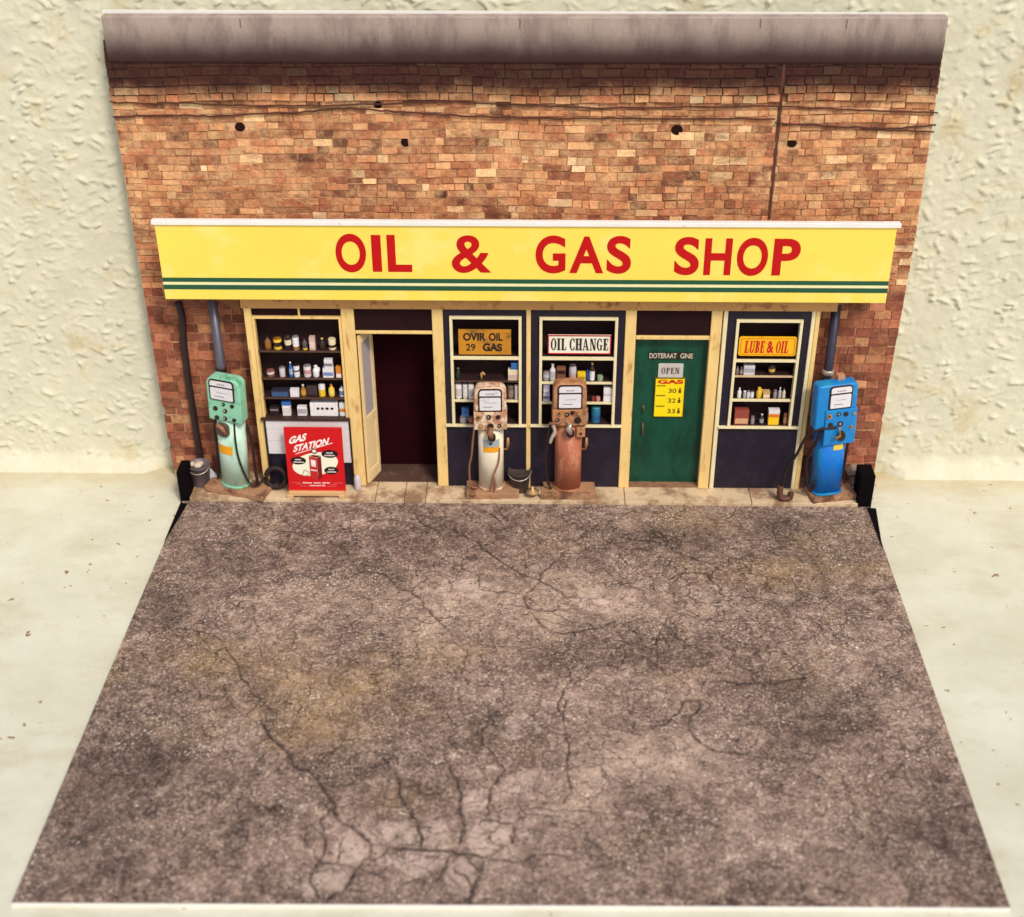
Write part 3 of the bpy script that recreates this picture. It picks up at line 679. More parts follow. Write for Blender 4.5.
def rect(name, x0, x1, y0, y1, z0, z1, m, parent=shop, bevel=0.):
    mb = MB(); mb.box(x0, x1, y0, y1, z0, z1); return obj(name, mb, m, parent=parent, bevel=bevel)
# end cheeks so the case is closed from the sides
rect('side_panel', p1a+.01, p1a+.04, FY+.1202, BY-.002, PAVE, zt, brown_wood); rect('side_panel', p7d-.04, p7d-.01, FY+.1322, BY-.002, PAVE, zt, brown_wood)

def window(x0, x1, zs0, zs1, fw, label, m, bar_rows=None, top_gap=None):
    """a shallow display case: frame round the opening, dark back; returns the window part"""
    f = MB(); y0, y1 = FY-.012, FY+.08
    f.box(x0, x0+fw, y0, y1, zs0, zs1); f.box(x1-fw, x1, y0, y1, zs0, zs1); f.box(x0+fw, x1-fw, y0, y1, zs1-fw, zs1)
    wo = obj('window', f, m, parent=shop, bevel=.004); wo['label'] = label
    bk_ = MB(); bk_.box(x0, x1, CB-.015, CB, zs0-.02, zs1)
    bk_.box(x0-.012, x0, y1, CB-.015, zs0-.02, zs1); bk_.box(x1, x1+.012, y1, CB-.015, zs0-.02, zs1); bk_.box(x0, x1, y1, CB-.015, zs1, zs1+.012)
    obj('case_back', bk_, shelfback, parent=wo)
    return wo
def shelf(wo, x0, x1, z, th, m, y0=FY+.012, name='shelf'):
    mb = MB(); mb.box(x0, x1, y0+.024, CB-.016, z-.014, z-.001, 1); mb.box(x0, x1, y0, y0+.0235, z-th, z, 0); return obj(name, mb, [m, shelfback], parent=wo)
shelf_dark = mat('dark_shelf_board', (84,58,44), .7, .25, 6); shelf_pale = mat('pale_shelf_board', (212,182,140), .6, .15, 6)
ST = {}                                 # shelf tops: key -> z
Y_IT = FY+.036                           # where the goods stand (their front)
# --- big window left of the doorway
wx0, wx1 = p1b+.003, p2a-.003
zs1 = Zz(298, 316.5, FY); zs0 = Zz(300, 417, FY)
wL = window(wx0, wx1, zs0, zs1, .03, 'large four shelf window over the white boarded counter', cream)
rect('transom_panel', wx0, wx1, FY+.03, FY+.05, zs1+.002, zt, maroon)
rect('glazing_bar', X(298.5,312,FY)-.012, X(298.5,312,FY)+.012, FY+.01, FY+.029, zs1+.002, zt, cream)
for k, py in (('L1', 350.5), ('L2', 377.8), ('L3', 397.2)):
    ST[k] = Zz(300, py, Y_IT); shelf(wL, wx0+.03, wx1-.03, ST[k], .016, shelf_dark)
ST['L4'] = Zz(300, 416, Y_IT)
sl = MB(); sl.box(wx0-.03, wx1+.02, FY-.045, CB-.016, ST['L4']-.03, ST['L4']); obj('window_sill', sl, mat('dark_sill', (58,36,30), .6, .2), parent=wL, bevel=.004)
# counter below: dark panel, white boards, black trim
rect('stall_riser', wx0, wx1+.02, FY+.02, FY+.05, PAVE, ST['L4']-.032, navy)
wb = MB(); zz_ = ST['L4']-.034
for h, x_a, x_b in ((.14, wx0+.026, wx1-.002), (.17, wx0+.026, wx1-.002), (.2, wx0+.026, wx1-.002), (.13, wx0+.95, wx1-.002)):
    wb.box(x_a, x_b, FY-.022, FY+.018, zz_-h+.004, zz_); zz_ -= h
obj('white_boarding', wb, mat('white_board_paint', (226,222,224), .5, .06, 4, worn=(186,176,176), worn_amt=.2), parent=shop, bevel=.004)
for xx in (wx0+.005, wx1-.0):
    rect('trim', xx, xx+.02, FY-.03, FY+.019, PAVE, ST['L4']-.032, mat('black_trim', (34,20,20), .5))
# --- doorway with open glazed door
zd = Zz(394, 331.5, FY); rect('transom_rail', p2b+.002, p3a-.002, FY+.01, FY+.09, Zz(394,334.5,FY), zd, cream, bevel=.006)
rect('transom_panel', p2b, p3a, FY+.03, FY+.05, zd+.002, zt, maroon)
IB = .86
rm = MB(); ix0, ix1 = p2b-.12, p3a+.05
rm.box(ix0, ix1, IB, IB+.02, PAVE-.05, zt); rm.box(ix0-.02, ix0, FY+.125, IB+.02, PAVE-.05, zt); rm.box(ix1, ix1+.02, FY+.125, IB+.02, PAVE-.05, zt); rm.box(ix0, ix1, FY+.125, IB, zd+.06, zd+.08)
obj('doorway_interior', rm, mat('interior_maroon', (38,6,13), .85, .3, 3, spec=.06), parent=shop)
rect('threshold', ix0, ix1, FY+.1, IB, PAVE+.001, PAVE+.008, mat('dark_floorboards', (84,58,50), .75, .35, 3, worn=(112,84,66), worn_amt=.25))
h0 = Vector((p2b+.012, FY+.05, 0)); h1 = Vector((X(379,470,.70), .70, 0))
dv = (h1-h0); nrm = Vector((-dv.y, dv.x, 0)).normalized()*-.035
def leaf(t0, t1, z0, z1, off0=0., off1=1.):
    a, c = h0.lerp(h1, t0), h0.lerp(h1, t1); n0, n1 = nrm*off0, nrm*off1
    return [(a.x+n1.x,a.y+n1.y,z0),(c.x+n1.x,c.y+n1.y,z0),(c.x+n1.x,c.y+n1.y,z1),(a.x+n1.x,a.y+n1.y,z1),(a.x+n0.x,a.y+n0.y,z0),(c.x+n0.x,c.y+n0.y,z0),(c.x+n0.x,c.y+n0.y,z1),(a.x+n0.x,a.y+n0.y,z1)]
zdt = zd-.08; zgl = Zz(368, 414, .5)
dl = MB(); dl.hexa(leaf(0,.12,PAVE+.012,zdt)); dl.hexa(leaf(.82,1,PAVE+.012,zdt)); dl.hexa(leaf(.12,.82,zdt-.12,zdt)); dl.hexa(leaf(.12,.82,zgl-.14,zgl)); dl.hexa(leaf(.12,.82,PAVE+.012,PAVE+.18)); dl.hexa(leaf(.12,.82,PAVE+.18,zgl-.14,.2,.7))
dO = obj('door', dl, mat('pale_door_paint', (234,206,154), .55, .12, 4, worn=(180,136,84), worn_amt=.2), parent=shop, bevel=.004); dO['label'] = 'cream door with grey glass standing open into the dark doorway'
dg_ = MB(); dg_.hexa(leaf(.12,.82,zgl,zdt-.12,.35,.6)); obj('pane', dg_, mat('grey_door_glass', (176,166,168), .15, .1, spec=.6), parent=dO)
# --- twin navy bays with framed shelves
def bay(xa, xb, px, top_row, bot_row, sill_row, label, seq, fpx0, fpx1):
    zsill = Zz(px, sill_row, FY); zf1 = Zz(px, top_row, FY)
    wx0, wx1 = X(fpx0, top_row, FY-.012), X(fpx1, top_row, FY-.012)
    y = FY+.02
    nb = MB(); nb.box(xa, wx0-.0, y, y+.03, zsill, zt); nb.box(wx1, xb, y, y+.03, zsill, zt); nb.box(wx0, wx1, y, y+.03, zf1, zt)
    obj('navy_surround', nb, navy, parent=shop)
    wo = window(wx0, wx1, zsill+.003, zf1, .036, label, cream2)
    sl = MB(); sl.box(xa-.005, xb+.005, FY-.03, FY+.02, zsill-.022, zsill); sl.box(wx0+.002, wx1-.002, FY+.0205, CB-.016, zsill-.022, zsill-.001, 1); obj('window_sill', sl, [cream2, shelfback], parent=wo, bevel=.003)
    rect('stall_riser', xa, xb, y, y+.03, PAVE, zsill-.024, navy)
    for k, row, th, m_, y0_ in seq:
        ST[k] = Zz(px, row, Y_IT); shelf(wo, wx0+.036, wx1-.036, ST[k], th, m_, y0_, 'shelf')
    return wo, wx0, wx1, zsill
wA, ax0, ax1, zsA = bay(p3b, p4a, 485, 316.5, 423, 424.5, 'display window with the gold oil and gas sign behind the white pump', (('A0', 355.3, .04, cream2, FY-.008), ('A1', 380.4, .014, shelf_dark, FY+.012), ('A2', 399.4, .026, cream2, FY+.012)), 449, 521.5)
wB, bx0, bx1, zsB = bay(p4b, p5a, 578, 317.5, 424, 425, 'display window with the white oil change sign behind the rusty pump', (('B0', 355.8, .04, cream2, FY-.008), ('B1', 381.5, .026, cream2, FY+.012), ('B2', 401.5, .026, cream2, FY+.012)), 539.5, 618.5)
wC, cx0, cx1, zsC = bay(p6d, p7a, 765, 319.8, 426, 426.5, 'display window with the yellow lube and oil sign beside the blue pump', (('C0', 358.3, .034, cream2, FY-.008), ('C1', 375.3, .018, shelf_pale, FY+.012), ('C2', 398.7, .03, cream2, FY+.012)), 737, 804)
ST['A3'] = zsA; ST['B3'] = zsB; ST['C3'] = zsC
# --- green door
GY = FY+.13
zg = Zz(672, 336.5, FY); rect('transom_rail', p5b+.002, p6a-.002, FY+.01, FY+.1, Zz(672,340.2,FY), zg, cream, bevel=.006)
rect('transom_panel', p5b, p6a, FY+.03, FY+.05, zg+.002, zt, maroon)
gd = MB(); gx0, gx1 = p5b-.01, p6a+.01; gd.box(gx0, gx1, GY, GY+.05, PAVE+.01, zg)
gdo = obj('door', gd, ocean, parent=shop, bevel=.004); gdo['label'] = 'closed dark green door carrying an open notice and a gas price card'
for za, zb in ((Zz(642,412,GY), Zz(641,404,GY)), (Zz(643,435,GY), Zz(643,422,GY))):
    hd = MB(); xx = X(642.5,425,GY); hd.tube([(xx,GY-.004,za),(xx,GY-.035,za+.02),(xx,GY-.035,zb-.02),(xx,GY-.004,zb)], .012); obj('handle', hd, mat('dull_brass', (118,92,70), .45, .2, metal=.4), parent=gdo)
rect('threshold', gx0, gx1, FY+.02, GY-.002, PAVE+.001, PAVE+.02, mat('brown_doorstep', (150,112,82), .8, .25, 3, worn=(110,72,52), worn_amt=.4))
rect('doorway_interior', gx0, gx1, GY+.07, GY+.09, PAVE, zt, maroon)
rect('roof_board', p1a, p7b, FY+.0, BY-.003, HB+.142, HB+.16, brown_wood)

# ================================================================== CANOPY SIGN
CYN = .12
csX0, csX1 = X(153.5,220,CYN), X(897.5,226,CYN)
zc_t = (Zz(160,223,CYN)+Zz(895,229,CYN))/2; zc_b = (Zz(170,298.5,CYN)+Zz(885,304,CYN))/2
can = empty('shop_sign', ((csX0+csX1)/2, CYN, zc_b)); tag(can, 'long yellow oil and gas shop fascia sign with green stripes across the shop', 'sign')
yel = mat('fascia_yellow', (255,222,92), .5, .05, 1.5, worn=(253,228,122), worn_amt=.35, worn_scale=1.2, bump=.12, bump_scale=6)
fb = MB(); fb.box(csX0, csX1, CYN, CYN+.05, zc_b, zc_t); obj('fascia_board', fb, yel, parent=can, bevel=.006)
cp = MB(); cp.box(csX0-.03, csX1+.04, CYN-.025, CYN+.06, zc_t+.001, zc_t+.055); obj('capping', cp, mat('white_capping', (240,236,232), .5, .06, 4, worn=(190,150,120), worn_amt=.12), parent=can, bevel=.006)
def stripe(r0, r1, m, yoff):
    z1 = (Zz(165,r0,CYN)+Zz(890,r0+5.6,CYN))/2; z0 = (Zz(165,r1,CYN)+Zz(890,r1+5.6,CYN))/2
    s = MB(); s.box(csX0+.002, csX1-.002, CYN-yoff, CYN-.0005, z0, z1); obj('stripe', s, m, parent=can)
sgreen = mat('stripe_green', (28,84,58), .5, .1); 
stripe(276.6, 280.8, sgreen, .004); stripe(280.8, 283.6, mat('stripe_cream', (238,230,176), .5, .05), .0042); stripe(283.6, 288.2, sgreen, .004)
lt = MB()
for ch, a, c, r0, r1 in (('O',335.6,366,233.6,272.2),('I',371.8,381.3,234.8,271.6),('L',387.3,411.6,234.8,271.8),('&',451.6,491,235.2,272.8),('G',535.6,565.6,235.4,273.2),('A',569.6,603.8,236.4,273),('S',606.8,631.4,235.8,273.6),('S',674.6,699.4,236.8,275),('H',704.4,731.6,238.2,275),('O',737,768,237.6,275.8),('P',773,800,238.6,275.4)):
    zm1, zm0 = Zz((a+c)/2, r0, CYN), Zz((a+c)/2, r1, CYN); rm_ = (r0+r1)/2
    put_text(lt, ch, X(a, rm_, CYN), X(c, rm_, CYN), zm0, zm1, CYN-.004, .018 if ch == '&' else .03)
obj('lettering', lt, mat('sign_red', (192,8,12), .55, .06, spec=.25), parent=can)
rf = MB(); rf.box(csX0+.02, csX1-.02, CYN+.052, BY-.04, zc_b+.02, zc_b+.06)
obj('canopy_roof', rf, brown_wood, parent=can)
for sx, (pa, pb) in ((1, (240, 172)), (-1, (824, 884))):
    br = MB(); xa_, xb_ = X(pa, 306, FY+.05), X(pb, 304, FY+.05)
    zt_ = zc_b+.018; pts = [(xa_, zt_-.34), (xa_, zt_), (xb_, zt_), (xb_, zt_-.035), (xa_+(xb_-xa_)*.25, zt_-.16)]
    if xb_ > xa_: pts = [(xa_, zt_-.34), (xa_+(xb_-xa_)*.25, zt_-.16), (xb_, zt_-.035), (xb_, zt_), (xa_, zt_)]
    br.prism(pts, FY+.03, FY+.08); obj('bracket', br, mat('bracket_timber', (128,80,44), .7, .2, 6), parent=can)

#MARK_SIGNS
# ================================================================== SIGNS
def plate(name, px0, px1, r0, r1, y, m, th=.02, rad=0., label='', cat='sign', border=None, bm=None, group=None):
    rm_ = (r0+r1)/2; x0, x1 = X(px0, rm_, y), X(px1, rm_, y); z1, z0 = Zz((px0+px1)/2, r0, y), Zz((px0+px1)/2, r1, y)
    mb = MB(); mb.prism(rr(x0, x1, z0, z1, rad) if rad else [(x0,z0),(x1,z0),(x1,z1),(x0,z1)], y, y+th)
    o = obj(name, mb, m, bevel=.002); tag(o, label, cat, group)
    if border:
        fm = MB(); t = border; yy = y-.006
        fm.box(x0, x1, yy, y+.002, z0, z0+t); fm.box(x0, x1, yy, y+.002, z1-t, z1); fm.box(x0, x0+t, yy, y+.002, z0+t, z1-t); fm.box(x1-t, x1, yy, y+.002, z0+t, z1-t)
        obj('frame', fm, bm, parent=o)
    return o, x0, x1, z0, z1
WY = FY+.02
gold = mat('faded_gold_tin', (196,132,32), .6, .16, 3., worn=(120,84,36), worn_amt=.34, worn_scale=2.5)
ink = mat('black_ink', (36,22,20), .6, .1)
o, x0, x1, z0, z1 = plate('window_sign', 458.5, 511, 329.8, 354.6, WY, gold, label='faded gold tin sign reading ovir oil 29 gas behind window bars', group='enamel signs in the shop windows')
t = MB(); w_, h_ = x1-x0, z1-z0
put_text(t, 'OVIR', x0+.09*w_, x0+.52*w_, z0+.56*h_, z0+.88*h_, WY-.003, .036); put_text(t, 'OIL', x0+.58*w_, x0+.84*w_, z0+.56*h_, z0+.88*h_, WY-.003, .036)
put_text(t, '29', x0+.14*w_, x0+.32*w_, z0+.16*h_, z0+.44*h_, WY-.003, .015); put_text(t, 'GAS', x0+.46*w_, x0+.83*w_, z0+.14*h_, z0+.46*h_, WY-.003, .045)
obj('lettering', t, ink, parent=o)
o, x0, x1, z0, z1 = plate('window_sign', 548, 611, 335.2, 353.9, WY, mat('enamel_white', (240,236,216), .4, .05, 5), label='white oil change sign with a red border and black serif letters', border=.012, bm=mat('border_red', (196,26,30), .5), group='enamel signs in the shop windows')
t = MB(); w_, h_ = x1-x0, z1-z0
put_serif(t, 'OIL', x0+.045*w_, x0+.295*w_, z0+.2*h_, z0+.83*h_, WY-.004); put_serif(t, 'CHANGE', x0+.345*w_, x0+.96*w_, z0+.2*h_, z0+.83*h_, WY-.004)
obj('lettering', t, mat('ink_green_black', (40,34,28), .6), parent=o)
o, x0, x1, z0, z1 = plate('window_sign', 738.8, 796.5, 337, 356, WY, mat('enamel_yellow', (246,186,22), .4, .08, 5, worn=(226,140,20), worn_amt=.25), label='yellow lube and oil sign with rounded corners and red serif letters', rad=.03, group='enamel signs in the shop windows')
t = MB(); w_, h_ = x1-x0, z1-z0
put_serif(t, 'LUBE', x0+.1*w_, x0+.445*w_, z0+.17*h_, z0+.8*h_, WY-.004, shear=.05); put_serif(t, '&', x0+.49*w_, x0+.61*w_, z0+.17*h_, z0+.78*h_, WY-.004); put_serif(t, 'OIL', x0+.645*w_, x0+.86*w_, z0+.17*h_, z0+.8*h_, WY-.004, shear=.05)
obj('lettering', t, mat('letter_red', (206,24,30), .5), parent=o)
fm = MB(); t_ = .011
outer = rr(x0+.02, x1-.02, z0+.018, z1-.018, .02); inner = rr(x0+.028, x1-.028, z0+.026, z1-.026, .016); n = len(outer)
fm.add([(a, WY-.003, c) for a, c in outer]+[(a, WY-.003, c) for a, c in inner], [[i, (i+1) % n, n+(i+1) % n, n+i] for i in range(n)])
obj('frame', fm, mat('amber_line', (222,120,24), .5), parent=o)
# door notices
DY = GY-.014
o, x0, x1, z0, z1 = plate('name_plate', 648.5, 694, 352.2, 359.3, DY, mat('plate_dark', (34,34,30), .5), th=.01, label='small dark name plate with pale blurred letters high on the green door')
t = MB(); w_, h_ = x1-x0, z1-z0; put_text(t, 'DOTERAAT', x0+.02*w_, x0+.62*w_, z0+.14*h_, z0+.86*h_, DY-.003, .012); put_text(t, 'GNE', x0+.7*w_, x0+.98*w_, z0+.14*h_, z0+.86*h_, DY-.003, .012)
obj('lettering', t, mat('plate_letter', (214,204,178), .6), parent=o)
o, x0, x1, z0, z1 = plate('open_sign', 658.2, 683.2, 363.6, 377.6, DY, mat('grey_card', (198,190,182), .7, .06, 8), th=.01, rad=.015, label='pale grey open notice on the green door above the yellow price card')
t = MB(); w_, h_ = x1-x0, z1-z0; put_serif(t, 'OPEN', x0+.13*w_, x0+.86*w_, z0+.28*h_, z0+.72*h_, DY-.003, gap=.09); obj('lettering', t, mat('grey_ink', (84,80,80), .7), parent=o)
ym = mat('price_yellow', (248,222,10), .5, .05)
o, x0, x1, z0, z1 = plate('price_sign', 654.2, 684.4, 377.8, 417, DY, ym, th=.008, label='yellow gas price card listing 30 32 33 on the green door', border=.008, bm=mat('price_edge', (70,36,20), .6))
t = MB(); w_, h_ = x1-x0, z1-z0; put_text(t, 'GAS', x0+.09*w_, x0+.93*w_, z0+.85*h_, z0+.955*h_, DY-.003, .05); obj('lettering', t, MATS['letter_red'], parent=o)
t = MB()
for s, zz in (('30', .62), ('32', .37), ('33', .1)):
    put_text(t, s, x0+.46*w_, x0+.72*w_, z0+zz*h_, z0+(zz+.11)*h_, DY-.003, .01)
    px_ = x0+.83*w_; t.box(px_-.014, px_+.018, DY-.004, DY, z0+zz*h_, z0+(zz+.075)*h_); t.disc_y(px_+.002, z0+(zz+.115)*h_, DY-.0045, DY, .011, 8); t.box(px_-.004, px_+.008, DY-.0035, DY, z0+(zz+.07)*h_, z0+(zz+.11)*h_)
    t.box(x0+.06*w_, x0+.36*w_, DY-.003, DY, z0+(zz+.17)*h_, z0+(zz+.19)*h_)
obj('price_figures', t, mat('price_ink', (92,62,20), .6), parent=o)
# red pavement board
BYF = .07
red = mat('poster_red', (206,16,22), .45, .07, 3)
bz0, bz1 = Zz(314, 490.5, BYF), Zz(312, 428, BYF+.06); bx0_, bx1_ = X(285.8, 460, BYF), X(343.2, 460, BYF)
sb = empty('pavement_sign', ((bx0_+bx1_)/2, BYF, PAVE)); tag(sb, 'red gas station poster board on a pale wooden foot below the shelf window', 'sign')
def lean(z): return BYF+.06*(z-bz0)/(bz1-bz0)
pb = MB(); pb.hexa([(bx0_,lean(bz0),bz0),(bx1_,lean(bz0),bz0),(bx1_,lean(bz1),bz1),(bx0_,lean(bz1),bz1),(bx0_,lean(bz0)+.03,bz0),(bx1_,lean(bz0)+.03,bz0),(bx1_,lean(bz1)+.03,bz1),(bx0_,lean(bz1)+.03,bz1)])
obj('board', pb, red, parent=sb, bevel=.004)
wf = MB(); wf.box(bx0_-.0, bx1_-.02, BYF-.05, BYF+.1, PAVE+.03, bz0-.002); wf.box(bx0_-.03, bx0_+.06, BYF-.06, BYF+.12, PAVE, PAVE+.05); wf.box(bx1_-.09, bx1_-.01, BYF-.06, BYF+.12, PAVE, PAVE+.05)
obj('wooden_foot', wf, mat('pale_wood', (214,172,120), .7, .15, 5, streak=(.5,3,3)), parent=sb, bevel=.008)
W_, H2 = bx1_-bx0_, bz1-bz0
def onboard(mb, k=.003):                # lay flat artwork on the leaning face
    mb.v = [(x_, lean(z_)-k+(y_), z_) for x_, y_, z_ in mb.v]; return mb
U = lambda u: bx0_+u*W_
V = lambda v: bz0+v*H2
a_ = MB()
ell = [(U(.5)+.4*W_*math.cos(t)*(1 if math.cos(t) > 0 else 1), V(.43)+.185*H2*math.sin(t)+.06*W_*math.cos(t)) for t in [2*math.pi*i/32 for i in range(32)]]
a_.add([(p[0], 0, p[1]) for p in ell], [list(range(32))]); obj('poster_oval', onboard(a_), mat('poster_cream', (244,240,214), .5, .04), parent=sb)
a_ = MB(); put_text(a_, 'GAS', U(.06), U(.36), V(.74), V(.86), 0, .045, shear=.3, slope=.26); put_text(a_, 'STATION', U(.13), U(.74), V(.615), V(.73), 0, .04, shear=.3, slope=.255)
q0, q1 = (U(.17), V(.585)), (U(.83), V(.765)); a_.add([(q0[0],0,q0[1]),(q1[0],0,q1[1]),(q1[0],0,q1[1]+.01),(q0[0],0,q0[1]+.01)], [(0,1,2,3)])
random.seed(5)
for v, runs in ((.118, ((.26,.42),(.45,.56),(.6,.73))), (.075, ((.37,.46),(.48,.64)))):
    for a0, a1 in runs:
        u = a0
        while u < a1:
            wl = random.uniform(.008, .016); a_.add([(U(u),0,V(v)),(U(u+wl),0,V(v)),(U(u+wl),0,V(v+random.uniform(.014,.024))),(U(u),0,V(v+.018))], [(0,1,2,3)]); u += wl+.007
obj('lettering', onboard(a_, .004), mat('poster_white', (250,238,232), .5, .03), parent=sb)
a_ = MB()
for v, runs in ((.125, ((.06,.22),(.8,.95))), (.1, ((.14,.24),(.74,.86))), (.07, ((.2,.34),(.68,.84)))):
    for a0, a1 in runs: a_.add([(U(a0),0,V(v)),(U(a1),0,V(v)),(U(a1),0,V(v+.008)),(U(a0),0,V(v+.008))], [(0,1,2,3)])
obj('small_print', onboard(a_, .0035), mat('poster_pink', (224,110,104), .5, .03), parent=sb)
wh = MB()
for cu, cv, ru in ((.21,.485,.135), (.765,.595,.145), (.775,.33,.125)):
    a_ = MB(); a_.add([(U(cu)+ru*W_*math.cos(2*math.pi*i/24), 0, V(cv)+.062*H2*math.sin(2*math.pi*i/24)) for i in range(24)], [list(range(24))]); obj('caption_oval', onboard(a_, .005), mat('poster_black', (30,12,14), .5), parent=sb)
    for dv_, s in ((.018, .5), (-.022, .75)):
        u = cu-ru*s*.8
        while u < cu+ru*s*.8:
            wl = random.uniform(.01, .018); wh.add([(U(u),0,V(cv+dv_)-.008),(U(u+wl),0,V(cv+dv_)-.008),(U(u+wl),0,V(cv+dv_)+random.uniform(.004,.012)),(U(u),0,V(cv+dv_)+.008)], [(0,1,2,3)]); u += wl+.006
obj('caption_lettering', onboard(wh, .0065), MATS['poster_white'], parent=sb)
# the pump drawn on the poster
a_ = MB(); a_.add([(U(.40),0,V(.2)),(U(.535),0,V(.175)),(U(.535),0,V(.53)),(U(.40),0,V(.555))], [(0,1,2,3)], 0); a_.add([(U(.538),0,V(.175)),(U(.61),0,V(.22)),(U(.61),0,V(.56)),(U(.538),0,V(.53))], [(0,1,2,3)], 1)
a_.add([(U(.40),0,V(.56)),(U(.535),0,V(.535)),(U(.61),0,V(.565)),(U(.47),0,V(.58))], [(0,1,2,3)], 2)
a_.add([(U(.43),-.001,V(.4)),(U(.51),-.001,V(.385)),(U(.51),-.001,V(.49)),(U(.43),-.001,V(.505))], [(0,1,2,3)], 3); a_.add([(U(.415),-.001,V(.33)),(U(.525),-.001,V(.315)),(U(.525),-.001,V(.335)),(U(.415),-.001,V(.35))], [(0,1,2,3)], 3)
a_.add([(U(.5)+.055*W_*math.cos(2*math.pi*i/18), -.001, V(.64)+.045*H2*math.sin(2*math.pi*i/18)) for i in range(18)], [list(range(18))], 2)
a_.add([(U(.5)+.035*W_*math.cos(2*math.pi*i/18), -.002, V(.64)+.026*H2*math.sin(2*math.pi*i/18)) for i in range(18)], [list(range(18))], 3)
obj('poster_drawing', onboard(a_, .0055), [mat('draw_red', (196,40,36), .5), mat('draw_dark_red', (128,18,24), .5), mat('draw_maroon', (110,26,26), .5), mat('draw_white', (238,228,220), .5)], parent=sb)
hz = MB(); hz.tube([(U(.39), lean(V(.3))-.006, V(.3)), (U(.3), lean(V(.3))-.006, V(.34)), (U(.26), lean(V(.25))-.006, V(.25)), (U(.3), lean(V(.24))-.006, V(.235)), (U(.39), lean(V(.27))-.006, V(.28))], .004, 5); obj('poster_hose', hz, mat('hose_grey', (150,140,130), .5), parent=sb)

